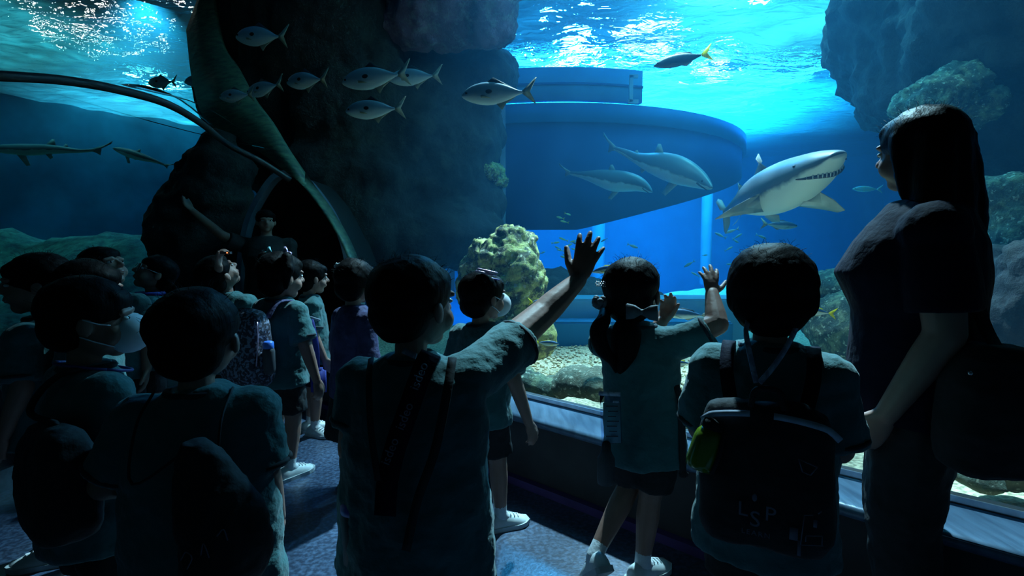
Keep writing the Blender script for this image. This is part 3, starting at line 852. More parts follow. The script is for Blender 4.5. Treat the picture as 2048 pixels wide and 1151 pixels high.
        for nm in 'RL':
            hp, kn, an, _a = jl[nm]
            cap(bm, hp, kn, .085 * k * g ** .5 * (.92 if adult else .75), .062 * k * (.95 if adult else .8)); cap(bm, kn, an + V((0, 0, .01)), .062 * k * (.95 if adult else .8), .05 * k * (.95 if adult else .8))
        loft(bm, [ring(.45, .115 * g, .1), ring(.52, .12 * g, .1), ring(.56, .11 * g, .09)])
    pt_ = obj({'shorts': 'shorts', 'skirt': 'skirt', 'pants': 'trousers'}[bottom], bm, bottomcol, bod)
    remesh(pt_, .007, 4, ((.02, .07, 'CLOUDS'),)); ch['bottom'] = pt_
    # socks and shoes
    for nm in 'RL':
        hp, kn, an, a = jl[nm]; tp = a.get('toe', 0); ty = yaw + a.get('yaw', .15 if nm == 'R' else -.15)
        M = rotm(ty, tp); o_ = an + M @ V((0, .0, 0)); fl = (.175 * k if not adult else .235 * (h / 1.6)); s_ = fl / .175
        def S(x, y, z): return o_ + M @ V((x * s_, y * s_, z * s_))
        az = (.055 * h) / s_ if tp == 0 else .058
        bm = bmesh.new(); cap(bm, an.lerp(kn, .28), an, .027 * k, .026 * k); cap(bm, an, S(0, .03, -az + .035), .026 * k, .024 * k)
        sk = obj('sock', bm, 'white_cloth' if not adult else 'black_cloth', bod); remesh(sk, .005, 1)
        bm = bmesh.new(); rings = []
        for y, hw, zt in ((-.052, .018, .052), (-.045, .027, .062), (-.02, .030, .066), (.01, .031, .066), (.035, .034, .058), (.07, .038, .046), (.095, .034, .036), (.115, .02, .026)):
            rings.append([S(math.cos(q) * hw, y, -az + .014 + max(0, math.sin(q)) * (zt - .014) - (.004 if math.sin(q) < 0 else 0)) for q in [2 * PI * i / 16 for i in range(16)]])
        loft(bm, rings); sho = obj('shoe', bm, shoes, bod)
        bm = bmesh.new(); rings = []
        for y, hw in ((-.06, .02), (-.052, .03), (-.02, .034), (.03, .036), (.075, .041), (.1, .037), (.122, .02)):
            zr = .006 * max(0, (y - .07) / .05)
            rings.append([S(hw, y, -az + zr), S(hw, y, -az + .018 + zr), S(-hw, y, -az + .018 + zr), S(-hw, y, -az + zr)])
        loft(bm, rings); sl = obj('sole', bm, 'shoe_sole', sho, smooth=False)
        if not adult:
            for q in range(4):
                bm = bmesh.new(); yy = .022 + q * .016; zt = -az + .062 - q * .0055
                tube(bm, [S(-.018, yy, zt - .004), S(0, yy + .003, zt + .003), S(.018, yy, zt - .004)], .0028, 5); obj('lace', bm, 'white_cloth', sho)
    if mask:
        bm = bmesh.new()
        ell(bm, Hp(0, .33, -.2), (.27 * hh, .27 * hh, .26 * hh), Hm)
        mk = obj('face_mask', bm, 'mask', bod); ch['mask'] = mk
        for s in (-1, 1):
            bm = bmesh.new(); tube(bm, [Hp(.22 * s, .25, -.08), Hp(.36 * s, .1, -.03), Hp(.40 * s, -.04, .04)], .0016, 5); tube(bm, [Hp(.2 * s, .22, -.34), Hp(.34 * s, .05, -.24), Hp(.39 * s, -.08, -.16)], .0016, 5)
            obj('ear_loop', bm, 'mask', mk)
    return ch


def bow(parent, c, m, sz, M=None, name='hair_bow'):
    M = M or Matrix.Identity(3)
    bm = bmesh.new()
    for s in (-1, 1):
        rings = []
        for t, hw in ((.0, .12), (.5, .42), (1, .5)):
            rings.append([c + M @ V((s * t * sz, a * sz * .16, b * hw * sz)) for a, b in ((-1, -1), (1, -1), (1, 1), (-1, 1))])
        loft(bm, rings)
    ell(bm, c, .2 * sz, None, 2)
    return obj(name, bm, m, parent)
def at(px, d, z=0):
    return V(((px - 1024) / F * d, d, z))      # a spot on the walkway


A = person('boy in teal T-shirt raising his right arm, open hand against the bright tank', at(822, 1.12), 1.085, math.radians(16), math.radians(38), .08, 0,
           arms={'R': dict(shf=.03, shz=.012, el=R(1085, 628, 1.30), wr=R(1156, 560, 1.38), fd=R(1190, 466, 1.42) - R(1156, 560, 1.38), pn=(.25, 1, .12), th=1, curl=(.12, .1, .1, .12), sp=.2, ts=.75),
                 'L': dict(el=(.135, -.02, .60), wr=(.13, .07, .46))}, hem=.34, shirtw=1.25, girth=1.12, vox=.0036, hair='boy', armk=1.12, handk=1.2, slen=.66)
B = person('girl in a face mask with pink clips in her hair, arm hanging by the ledge', at(962, 1.98), 1.02, math.radians(38), math.radians(54), .05, 0,
           arms={'R': dict(el=(.17, .0, .6), wr=(.2, .05, .44), fd=(.3, .1, -1)), 'L': dict(el=(.16, 0, .6), wr=(.15, .1, .47))},
           legs={'R': dict(kn=(.06, .03, .27), an=(.075, .03, .055), yaw=.5), 'L': dict(kn=(-.05, .02, .27), an=(-.05, -.02, .055))}, hair='tails', mask=True, hem=.42)
Cc = person('girl with low pigtails and a white bow, left heel lifted, both hands at the glass', at(1296, 1.66), 1.075, math.radians(14), math.radians(28), .1, 0,
            arms={'R': dict(el=R(1434, 648, 1.62), wr=R(1424, 588, 1.70), fd=R(1417, 520, 1.76) - R(1424, 588, 1.70), pn=(0, 1, 0), th=-1, curl=(.25, .2, .25, .3), sp=.22, ts=.95),
                  'L': dict(el=R(1290, 690, 1.80), wr=R(1322, 645, 1.80), fd=R(1342, 598, 1.83) - R(1322, 645, 1.80), pn=(-.5, -.6, .2), th=1, curl=(.5, .5, .6, .7), sp=.12)},
            legs={'L': dict(kn=(-.045, .05, .27), an=(-.150, -.10, .10), toe=-.75, yaw=-.55), 'R': dict(kn=(.02, .0, .26), an=(.0, -.02, .055), yaw=.75)},
            hair='tails', hem=.38, vox=.0036, lean=(-.045, .03), shirtw=1.0, headscale=1.1, armk=1.15)
D = person('boy with a bowl haircut and backpack, lanyard round his neck, facing the shark', at(1545, 1.16), 1.11, math.radians(27), math.radians(28), .05, 0,
           arms={'R': dict(el=(.135, .0, .60), wr=(.09, .15, .53)), 'L': dict(el=(.135, .0, .60), wr=(.07, .15, .54))}, hair='bowl', hem=.36, shirtw=1.1, girth=1.02, headscale=1.0, vox=.005, slen=.95)
E = person('woman with long dark hair in a dark top, standing tallest and facing the tank', at(1842, 1.34), 1.465, math.radians(-58), math.radians(-20), .0, 0,
           arms={'L': dict(el=(.14, -.02, .62), wr=(.13, .05, .48)), 'R': dict(el=(.17, -.02, .62), wr=(.15, .06, .5))}, hair='long', haircol='hair_brown', shirt='navy_cloth', bottom='pants', shoes='shoe_dark',
           hem=.46, girth=.95, vox=.006, headscale=.98)
Fp = person('boy in teal T-shirt with his back turned, a dark drawstring sack on his shoulder', at(385, 1.05), 1.02, math.radians(-12), math.radians(-8), .1, 0,
            arms={'L': dict(el=(.185, .0, .61), wr=(.08, .13, .56)), 'R': dict(el=(.13, 0, .6), wr=(.13, .08, .47))}, hem=.34, shirtw=1.2, girth=1.05, vox=.005, headscale=1.04)
G = person('boy in white face mask looking towards the window, seen in profile', at(162, 1.22), 1.035, math.radians(32), math.radians(60), .02, 0, mask=True, hem=.38, shirtw=1.1, vox=.0046,
           arms={'R': dict(el=(.13, 0, .6), wr=(.13, .08, .47)), 'L': dict(el=(.12, 0, .6), wr=(.12, .06, .47))})
Hh = person('child with thick dark hair at the left glass, teal shirt showing below', at(85, 1.78), 1.09, math.radians(-100), math.radians(-130), 0, 0, hair='girl', hem=.4, shirtw=1.1)
Ii = person('child whose dark hair shows just behind the masked boy', at(168, 1.72), 1.065, math.radians(40), math.radians(80), 0, 0, hair='boy', hem=.4)
J = person('child with upturned face and a round white badge on a teal shirt', at(216, 2.5), 1.12, math.radians(158), math.radians(98), .45, 0, hair='boy', hem=.42)
K = person('child in round glasses looking up and to the left, by the left glass', at(298, 2.85), 1.075, math.radians(-120), math.radians(-138), .5, 0, hair='boy', hem=.42)
Ll = person('child with head thrown back, teal shoulder lit, under the black cliff', at(455, 2.75), 1.09, math.radians(10), math.radians(35), .75, 0, hair='boy', hem=.42,
            arms={'L': dict(el=(.15, .1, .76), wr=R(437, 532, 2.62), fd=(.1, 0, 1), curl=(.8, .8, .8, .8))})
M_ = person('girl with bows in her high bunches and a flowered backpack', at(556, 2.45), 1.09, math.radians(26), math.radians(38), .0, 0, hair='high', hem=.42, headscale=1.08,
            arms={'R': dict(el=(.16, .0, .6), wr=(.17, .05, .44), fd=(.1, .1, -1))}, legs={'R': dict(an=(.06, -.02, .055), yaw=.1), 'L': dict(an=(-.05, -.06, .055), yaw=.0)})
N_ = person('child mostly hidden behind the girl with the flowered backpack, blue bag at the side', at(618, 3.02), 1.04, math.radians(60), math.radians(50), 0, 0, hair='tails', hem=.42,
            bottomcol='navy_cloth', legs={'R': dict(an=(.05, -.0, .055), yaw=.9)})
O_ = person('child in dark violet long sleeves with pale flower hair ties, near the doorway', at(706, 2.3), 1.06, math.radians(45), math.radians(25), 0, 0, hair='tails', hem=.42, shirt='violet_cloth', sleeve='long',
            bottom='skirt', arms={'L': dict(el=(.17, 0, .6), wr=(.16, .04, .44), fd=(0, .1, -1))}, legs={'R': dict(yaw=.6, an=(.05, .03, .055)), 'L': dict(yaw=.5, an=(-.05, .0, .055))})
Pp = person('dim adult inside the dark doorway holding one arm raised', at(535, 4.8), 1.47, math.radians(170), math.radians(150), .1, 0, hair='boy', shirt='black_cloth', bottom='pants', shoes='shoe_dark',
            vox=.01, arms={'R': dict(el=(.24, .1, .84), wr=(.38, .15, .98))}, hem=.46)
# ---------------------------------------------------------------- things worn, carried and pinned on
def part(name, fn, m, parent, smooth=True):
    bm = bmesh.new(); fn(bm); return obj(name, bm, m, parent, smooth=smooth)


def pack(name, label, cat, who, z0, z1, hw, dp, back, m, M=None, top=.75, off=0):
    """a bag behind someone's back: soft rounded box lofted upwards, world base at the wearer's back"""
    k = who['P'](0, 0, 0)
    B_ = who['Bm']; c = who['base'] + B_ @ V((off, back - dp, 0)); c.z = z0
    bm = bmesh.new(); H = z1 - z0; rings = []
    for t, sx, sy in ((0, .55, .5), (.04, .86, .85), (.15, 1, 1), (.5, 1, 1.02), (.8, .97, .86), (.94, top + .1, .6), (1, top * .7, .25)):
        ring = []
        for i in range(28):
            a = 2 * PI * i / 28; x = math.copysign(abs(math.cos(a)) ** .55, math.cos(a)); y = math.copysign(abs(math.sin(a)) ** .55, math.sin(a))
            ring.append(B_ @ V((x * hw * sx, y * dp * sy * .95, 0)) + V((0, 0, t * H)))
        rings.append(ring)
    loft(bm, rings)
    o = obj(name, bm, m, loc=c)
    remesh(o, .007, 3, ((.018, .09, 'CLOUDS'),))
    tag(o, label, cat)
    return o, c, B_


mat('quilt', (.2, .22, .32), (.03, .03, .05), 80, .8, lo=.5, hi=.56, bump=.2)
mat('bottle_green', (.32, .5, .04), None, 10, .15, spec=.6)
MATS['bottle_green'].node_tree.nodes['Principled BSDF'].inputs['Transmission Weight'].default_value = .55
mat('bottle_blue', (.08, .25, .9), None, 10, .3)
mat('paper', (.6, .9, .75), (.55, .85, .7), 30, .6)
mat('ink', (.05, .08, .1), None, 30, .6)
glassmat('plastic_sleeve', (.75, .8, .9), .08)
mat('dim_violet', (.06, .05, .25), None, 20, .6)
mat('zip_violet', (.18, .14, .6), None, 20, .4)


def textobj(s, size, m, parent, loc, M, name='lettering', sp=1.0):
    cu = bpy.data.curves.new(name, 'FONT'); cu.body = s; cu.size = size; cu.extrude = .0006; cu.align_x = 'CENTER'; cu.space_character = sp; cu.resolution_u = 3
    tmp = bpy.data.objects.new(name, cu)
    me = bpy.data.meshes.new_from_object(tmp); bpy.data.objects.remove(tmp)
    me.transform(Matrix.Translation(loc) @ M.to_4x4())
    return link(name, me, m, parent)


# boy D: backpack with pale edging, straps, lettering, bottle
bp, c, B_ = pack('backpack', 'black backpack with a pale curved edge stripe worn by the boy with a bowl haircut', 'backpack', D, .50, .80, .125, .055, -.118, 'black_cloth')
M3 = B_ @ Matrix.Rotation(PI / 2, 3, 'X')          # text stands up and faces backwards
bk = -.066
def bl(x, z, y=bk): return B_ @ V((x, y, 0)) + V((0, 0, z))
def arcband(x0, x1):
    def f(bm):
        pts = [bl(x, .285 - 1.5 * x * x - (.0 if abs(x) < .1 else 3 * (abs(x) - .1) ** 1.3 * .6), -.052 + 1.2 * x * x) for x in [x0 + (x1 - x0) * i / 12 for i in range(13)]]
        band(bm, pts, B_ @ V((0, -1, .35)), .012, .004)
    return f
part('edge_stripe', arcband(-.118, -.03), 'reflective', bp); part('edge_stripe', arcband(.012, .122), 'reflective', bp)
part('top_handle', lambda bm: tube(bm, spline([bl(-.03, .29, -.02), bl(-.02, .325, -.02), bl(.02, .325, -.02), bl(.03, .29, -.02)], 5), .006), 'black_cloth', bp)
for s in (-1, 1):
    def f(bm, s=s):
        w0 = [D['P'](s * .078, .07, .755), D['P'](s * .08, .03, .79), D['P'](s * .08, -.04, .795), D['P'](s * .078, -.095, .755), D['P'](s * .066, -.118, .70), D['P'](s * .05, -.14, .66)]
        band(bm, spline([q + D['base'] - c for q in w0], 5), [D['Bm'] @ V(v) for v in [(0, .6, .8)] * 5 + [(0, .1, 1)] * 5 + [(0, -.4, .9)] * 5 + [(0, -1, .3)] * 11], .028, .007)
    part('shoulder_strap', f, 'navy_cloth', bp)
a = textobj('L', .040, 'print_dim', bp, bl(-.036, .085), M3); a = textobj('S', .044, 'print_dim', bp, bl(-.014, .068), M3); a = textobj('P', .040, 'print_dim', bp, bl(.012, .085), M3)
textobj('LEARN', .014, 'print_dim', bp, bl(-.012, .050), M3, sp=1.3)
part('logo_flame', lambda bm: ell(bm, bl(-.016, .125, bk), (.0045, .001, .008), B_, 2), 'print_dim', bp)
part('pennant_mark', lambda bm: [tube(bm, [bl(*p) for p in q], .0012, 4) for q in (((.055, .215), (.085, .205)), ((.055, .215), (.062, .192)), ((.062, .192), (.075, .188)), ((.085, .205), (.075, .188)))], 'print_dim', bp)
def tower(bm):
    for q in (((.064, .052), (.068, .11)), ((.068, .11), (.082, .114)), ((.09, .118), (.095, .124)), ((.064, .052), (.100, .060)), ((.072, .072), (.098, .078)), ((.098, .06), (.098, .078)), ((.072, .06), (.072, .072))): tube(bm, [bl(*p) for p in q], .0011, 4)
    box(bm, bl(.052, .070), (.014, .001, .024), B_); box(bm, bl(.062, .045), (.006, .001, .03), B_); box(bm, bl(.086, .098), (.006, .001, .014), B_)
part('tower_mark', tower, 'print_dim', bp)

bt = empty('water_bottle', R(1412, 895, 1.02)); tag(bt, 'green translucent drinking bottle hanging at the left side of the black backpack', 'bottle')
tb = Matrix.Rotation(.28, 3, 'Y')
part('bottle_body', lambda bm: loft(bm, [[tb @ V((math.cos(q) * r, math.sin(q) * r, z)) for q in [2 * PI * i / 20 for i in range(20)]] for z, r in ((-.045, .022), (-.042, .029), (-.03, .031), (.02, .030), (.032, .027), (.042, .02))]), 'bottle_green', bt)
part('bottle_cap', lambda bm: loft(bm, [[tb @ V((math.cos(q) * r, math.sin(q) * r, z)) for q in [2 * PI * i / 20 for i in range(20)]] for z, r in ((.042, .021), (.046, .022), (.06, .021), (.064, .012))]), 'black_cloth', bt)
part('bottle_strap', lambda bm: band(bm, [tb @ V((.012, -.031, -.04)), tb @ V((.014, -.033, 0)), tb @ V((.012, -.028, .045))], V((0, -1, 0)), .008, .003), 'black_cloth', bt)

# lanyard down his back
def ly(pts):
    def f(bm): band(bm, spline([R(*p) - D['base'] for p in pts], 4), V((0, -1, .2)), .011, .0018)
    return f
lan = part('lanyard', ly([(1492, 610, 1.13), (1496, 640, 1.12), (1492, 662, 1.07), (1498, 700, 1.04), (1508, 745, 1.03), (1513, 765, 1.025)]), 'strap_grey', D['bod'])
part('lanyard', ly([(1598, 625, 1.13), (1592, 655, 1.08), (1572, 695, 1.04), (1545, 735, 1.03), (1519, 765, 1.025)]), 'strap_grey', D['bod'])

# girl C: bow, clip, pigtails, pompom, badge sleeve, strap
h = Cc; hr = h['hair']; Hp = h['Hp']; hh = h['hh']; Hm = h['Hm']
bow(hr, R(1284, 624, 1.50) - Cc['base'], 'bow_white', .046, Hm)
def rp(px, py, d): return R(px, py, d) - Cc['base']
part('pigtail', lambda bm: tube(bm, spline([Hp(-.36, -.2, -.2), rp(1207, 640, 1.60), rp(1196, 662, 1.58), rp(1204, 695, 1.58), rp(1224, 722, 1.58), rp(1232, 745, 1.58)], 5), [.016, .017, .018, .019, .021, .023, .024, .025, .026, .026, .027, .027, .026, .026, .025, .024, .023, .021, .019, .017, .014, .012, .01, .008, .006, .003], 10), 'hair', hr)
def strands(bm):
    r_ = random.Random(5)
    for i in range(9):
        j = r_.uniform(-4, 10); tube(bm, spline([rp(1203, 628, 1.59), rp(1190 + j, 650 + j, 1.58), rp(1184 + j, 680, 1.58), rp(1192 + j * 2, 705, 1.58)], 4), .0012, 3)
part('loose_strands', strands, 'hair', hr)
part('pigtail', lambda bm: tube(bm, spline([Hp(.0, -.42, -.3), Hp(.05, -.52, -.5), Hp(.0, -.54, -.85), Hp(-.05, -.54, -1.15)], 5), [.02, .03, .038, .043, .046, .048, .048, .047, .045, .042, .038, .033, .027, .02, .012, .004], 10), 'hair', hr)
def pom(bm):
    r_ = random.Random(2)
    for i in range(26):
        v = V((r_.gauss(0, 1), r_.gauss(0, 1), r_.gauss(0, 1))).normalized() * .015; ell(bm, rp(1199, 603, 1.60) + v, .011, None, 1)
part('pompom_hair_tie', pom, 'bow_white', hr)
def clip6(bm, cc, s):
    for i in range(6):
        a = i * PI / 3; ell(bm, cc + Hm @ V((math.cos(a) * s, -.004, math.sin(a) * s)), s * .5, None, 1)
    ell(bm, cc, s * .45, None, 1)
part('hair_clip', lambda bm: [clip6(bm, Hp(-.34, -.4, .18) + Hm @ V((dx, 0, 0)), .007) for dx in (-.012, .004, .018)], 'clip_silver', hr)
part('name_badge_sleeve', lambda bm: box(bm, rp(1222, 838, 1.50), (.062, .002, .15), Matrix.Rotation(-.05, 3, 'Y')), 'plastic_sleeve', Cc['bod'])
bd = Cc['bod']
part('badge_zip', lambda bm: box(bm, rp(1219, 787, 1.497), (.064, .005, .012), Matrix.Rotation(.05, 3, 'Y')), 'strap_grey', bd)
pp_ = part('badge_paper', lambda bm: box(bm, rp(1224, 845, 1.503), (.05, .0015, .125), Matrix.Rotation(-.05, 3, 'Y')), 'paper', bd)
part('printed_line', lambda bm: [box(bm, rp(1224 + (i % 2) * 2, 812 + i * 10, 1.4985), (.036 - .006 * (i % 3), .0012, .0028)) for i in range(7)], 'ink', pp_)
part('badge_corner_print', lambda bm: box(bm, rp(1232, 803, 1.498), (.018, .0012, .006)), 'strap_grey', pp_)
part('bag_strap', lambda bm: band(bm, spline([rp(1352, 770, 1.60), rp(1361, 800, 1.58), rp(1364, 860, 1.57), rp(1366, 945, 1.57)], 5), V((.3, -1, 0)), .022, .005), 'black_cloth', bd)
part('strap_end', lambda bm: ell(bm, rp(1367, 948, 1.57), (.017, .006, .012), None, 2), 'black_cloth', bd)
wb = empty('water_bottle', R(1212, 935, 1.50)); tag(wb, 'dim clear bottle slung at the hip of the girl with pigtails, below her badge', 'bottle')
part('bottle_body', lambda bm: loft(bm, [[V((math.cos(q) * r, math.sin(q) * r, z)) for q in [2 * PI * i / 18 for i in range(18)]] for z, r in ((-.05, .018), (-.047, .025), (-.03, .027), (.03, .026), (.045, .018), (.06, .013))]), 'shoe_dark', wb)
part('bottle_cap', lambda bm: cap(bm, (0, 0, .06), (0, 0, .07), .014), 'black_cloth', wb)

# girl B: pink snap clips
h = B; Hp = h['Hp']; Hm = h['Hm']; hr = h['hair']
for i, (a0, z, m) in enumerate(((.25, .46, 'clip_pink'), (.1, .50, 'clip_pink'), (-.05, .36, 'clip_blue'))):
    part('hair_clip', lambda bm: chain(bm, [Hp(.18, -.28 + i * .05, z + .08), Hp(.28, -.1 + i * .04, z + .02), Hp(.33, .08 + i * .03, z - .02)], [.004, .0055, .003], 6), 'clip_pink' if i < 2 else 'zip_violet', hr)
part('red_collar_edge', lambda bm: tube(bm, [B['P'](math.cos(a) * .066, math.sin(a) * .058, .785) for a in [2 * PI * i / 20 for i in range(12)]], .005, 6), 'lip', B['shirt'])

# boy A: printed strap down the back, side strap, sleeve edging
ab = A['base']
def sp(pts, wd, nn=V((0, -1, .1))):
    def f(bm): band(bm, spline([R(*p) - ab for p in pts], 5), nn, wd, .004)
    return f
st = part('printed_strap', sp([(862, 706, 1.03), (845, 740, 1.0), (820, 810, .985), (792, 890, .975), (775, 960, .97), (770, 1030, .97)], .042), 'navy_cloth', A['bod'])
for (px, py) in ((846, 755), (817, 835), (788, 905)):
    Mt = Matrix.Rotation(PI / 2, 3, 'X') @ Matrix.Rotation(math.radians(68), 3, 'Z')
    t = textobj('isdeo', .026, 'print_dim', st, R(px, py, .962) - ab, Mt)
part('bag_strap', sp([(742, 716, 1.08), (738, 760, 1.0), (742, 860, .975), (756, 960, .97)], .012), 'black_cloth', A['bod'])
part('bag_strap', sp([(905, 715, 1.05), (893, 790, .99), (870, 900, .975), (835, 1000, .975), (812, 1100, .98)], .018), 'black_cloth', A['bod'])
part('necktie_label', sp([(806, 700, 1.06), (832, 712, 1.04)], .012), 'strap_grey', A['shirt'])
vb = empty('drink_bottle', R(712, 1020, 1.1)); tag(vb, 'rounded violet-blue bottle at the raised-arm boy\'s left hip', 'bottle')
part('bottle_body', lambda bm: loft(bm, [[V((math.cos(q) * r, math.sin(q) * r, z)) for q in [2 * PI * i / 18 for i in range(18)]] for z, r in ((-.12, .02), (-.115, .03), (-.02, .033), (.0, .031), (.012, .024))]), 'shoe_dark', vb)
part('bottle_cap', lambda bm: loft(bm, [[V((math.cos(q) * r, math.sin(q) * r, z)) for q in [2 * PI * i / 18 for i in range(18)]] for z, r in ((.0, .033), (.012, .034), (.024, .028), (.03, .012))]), 'zip_violet', vb)

# boy F: drawstring sack and cord
sk = empty('drawstring_sack', R(440, 1010, .88)); tag(sk, 'big black drawstring sack slung on the back of the boy nearest the lower left', 'bag')
b0 = part('sack_body', lambda bm: loft(bm, [[V((math.cos(q) * rx + ox, math.sin(q) * ry, z)) for q in [2 * PI * i / 24 for i in range(24)]] for z, rx, ry, ox in ((-.17, .03, .03, .0), (-.155, .055, .05, .0), (-.10, .078, .065, .008), (-.03, .08, .062, .005), (.04, .064, .05, -.012), (.09, .04, .035, -.03), (.115, .02, .02, -.04))]), 'black_cloth', sk)
remesh(b0, .006, 2, ((.02, .06, 'CLOUDS'),))
for q in (-1, 1):
    part('cord', lambda bm: tube(bm, spline([V((-.04, -.01, .11)), Fp['P'](q * .07 - .0, -.135, .66) + Fp['base'] - sk.location, Fp['P'](q * .075, -.10, .755) + Fp['base'] - sk.location, Fp['P'](q * .075, -.02, .80) + Fp['base'] - sk.location], 5), .0028, 6), 'black_cloth', sk)
part('faint_print', lambda bm: [tube(bm, spline([V(p) for p in q], 4), .0012, 4) for q in ([(-.03, -.066, -.06), (-.02, -.068, -.045), (-.01, -.068, -.055), (-.02, -.067, -.075)], [(.005, -.068, -.05), (.01, -.068, -.03), (.018, -.067, -.055)], [(.03, -.064, -.02), (.04, -.061, -.01), (.045, -.059, -.03)], [(-.04, -.06, -.1), (-.015, -.067, -.09)])], 'print_dim', b0)

# boy G: backpack, mask already, lanyard edge
g1, c, B_ = pack('backpack', 'large black backpack worn by the boy in the white face mask', 'backpack', G, .50, .74, .10, .06, -.05, 'black_cloth', off=.16)
part('shoulder_strap', lambda bm: tube(bm, spline([V((0, 0, .24)), G['P'](.02, -.115, .72) + G['base'] - c, G['P'](.05, -.07, .79) + G['base'] - c, G['P'](.055, .03, .795) + G['base'] - c], 5), .007, 6), 'black_cloth', g1)
part('lanyard', lambda bm: tube(bm, [G['P'](math.cos(a) * .07, math.sin(a) * .075 + .015, .79 - .02 * math.sin(a)) for a in [2 * PI * i / 20 for i in range(21)]], .004, 6), 'dim_violet', G['bod'])

# child J badge, K glasses and scarf, hair things
def disc(bm, cc, r, M, th=.004):
    loft(bm, [[cc + M @ V((math.cos(q) * r, y, math.sin(q) * r)) for q in [2 * PI * i / 20 for i in range(20)]] for y in (0, th)])
part('round_badge', lambda bm: disc(bm, J['P'](-.02, .104, .70), .017, J['Bm']), 'white_cloth', J['shirt'])
part('lanyard', lambda bm: tube(bm, spline([J['P'](-.06, .04, .79), J['P'](-.04, .09, .75), J['P'](-.02, .108, .715)], 4), .003, 5), 'strap_grey', J['bod'])
def glasses(bm):
    for s in (-1, 1):
        cc = K['Hp'](.16 * s, .42, .0); r = .12 * K['hh']
        tube(bm, [cc + K['Hm'] @ V((math.cos(q) * r, 0, math.sin(q) * r)) for q in [2 * PI * i / 20 for i in range(21)]], .0015, 5)
        tube(bm, [K['Hp'](.28 * s, .40, .02), K['Hp'](.40 * s, .0, .02)], .0015, 5)
    tube(bm, [K['Hp'](-.04, .43, .02), K['Hp'](.04, .43, .02)], .0015, 5)
part('glasses', glasses, 'metal_strip', K['bod'])
part('blue_collar_band', lambda bm: tube(bm, [K['P'](math.cos(a) * .065, math.sin(a) * .06, .80) for a in [2 * PI * i / 20 for i in range(21)]], .012, 6), 'blue_cloth', K['shirt'])

# girl M: bows, flowered backpack, bottle
for s, mm in ((1, 'clip_pink'), (-1, 'clip_blue')):
    bow(M_['hair'], M_['Hp'](.42 * s, -.1, .52), mm, .03, M_['Hm'] @ Matrix.Rotation(.5 * s, 3, 'Y'))
q1, c, B_ = pack('backpack', 'patterned backpack with small pale flowers on the girl with bows in her hair', 'backpack', M_, .50, .84, .12, .08, -.105, 'quilt')
part('shoulder_strap', lambda bm: band(bm, spline([M_['P'](.07, -.12, .73) + M_['base'] - c, M_['P'](.07, -.06, .79) + M_['base'] - c, M_['P'](.07, .05, .775) + M_['base'] - c, M_['P'](.075, .085, .68) + M_['base'] - c], 5), V((0, -.3, 1)), .028, .007), 'violet_cloth', q1)
part('side_pocket', lambda bm: ell(bm, B_ @ V((.125, 0, 0)) + V((0, 0, .08)), (.03, .05, .08), B_), 'quilt', q1)
part('zip', lambda bm: tube(bm, spline([B_ @ V((.122, -.03, 0)) + V((0, 0, .29)), B_ @ V((.132, -.04, 0)) + V((0, 0, .2)), B_ @ V((.132, -.05, 0)) + V((0, 0, .1))], 4), .003, 5), 'clip_pink', q1)
fb = empty('water_bottle', c + B_ @ V((.155, -.005, 0)) + V((0, 0, .1))); tag(fb, 'bottle with a bright blue cap in the side pocket of the flowered backpack', 'bottle')
part('bottle_body', lambda bm: cap(bm, (0, 0, -.02), (0, 0, .06), .026), 'shoe_dark', fb)
part('bottle_cap', lambda bm: loft(bm, [[V((math.cos(q) * r, math.sin(q) * r, z)) for q in [2 * PI * i / 18 for i in range(18)]] for z, r in ((.07, .021), (.075, .023), (.1, .022), (.105, .014))]), 'bottle_blue', fb)
# child N: blue shoulder bag
nb = empty('shoulder_bag', R(637, 762, 2.86)); tag(nb, 'vivid blue bag with a pale strap end beside the hidden child', 'bag')
part('bag_body', lambda bm: (box(bm, (0, 0, 0), (.085, .05, .16)), bmesh.ops.bevel(bm, geom=bm.edges[:], offset=.018, segments=3, affect='EDGES')), 'blue_cloth', nb)
part('bag_strap', lambda bm: band(bm, spline([V((0, -.02, .08)), R(632, 690, 2.84) - nb.location, R(622, 640, 2.86) - nb.location, R(612, 600, 2.95) - nb.location], 5), V((.2, -1, 0)), .03, .004), 'blue_cloth', nb)
part('pale_strap_band', lambda bm: band(bm, [R(615, 632, 2.83) - nb.location, R(640, 640, 2.83) - nb.location], V((0, -1, 0)), .012, .004), 'reflective', nb)
# child O: flower hair ties
for (x, z) in ((-.42, .35), (-.36, .05)):
    def fl(bm):
        cc = O_['Hp'](x, -.1, z)
        for i in range(6): ell(bm, cc + V((math.cos(i * PI / 3) * .012, -.008, math.sin(i * PI / 3) * .012)), .008, None, 1)
        ell(bm, cc + V((0, -.012, 0)), .007, None, 1)
    part('flower_hair_tie', fl, 'white_cloth', O_['hair'])
# woman E: shoulder bag
wbag = empty('shoulder_bag', R(1985, 800, 1.12)); tag(wbag, 'large black shoulder bag on the woman\'s back at the right edge', 'bag')
q = part('bag_body', lambda bm: loft(bm, [[V((math.cos(t) * rx + ox, math.sin(t) * ry, z)) for t in [2 * PI * i / 24 for i in range(24)]] for z, rx, ry, ox in ((-.165, .05, .05, -.02), (-.15, .10, .08, -.0), (-.06, .14, .10, .03), (.04, .14, .10, .035), (.10, .10, .08, .02), (.125, .05, .05, .0))]), 'black_cloth', wbag)
remesh(q, .007, 2, ((.02, .08, 'CLOUDS'),))
part('bag_strap', lambda bm: band(bm, spline([V((-.01, -.02, .11)), R(1965, 640, 1.16) - wbag.location, R(1930, 520, 1.2) - wbag.location, R(1880, 445, 1.26) - wbag.location], 5), V((0, -1, .3)), .03, .006), 'black_cloth', wbag)
part('metal_stud', lambda bm: ell(bm, R(1941, 746, 1.03) - wbag.location, .005, None, 1), 'clip_silver', wbag)
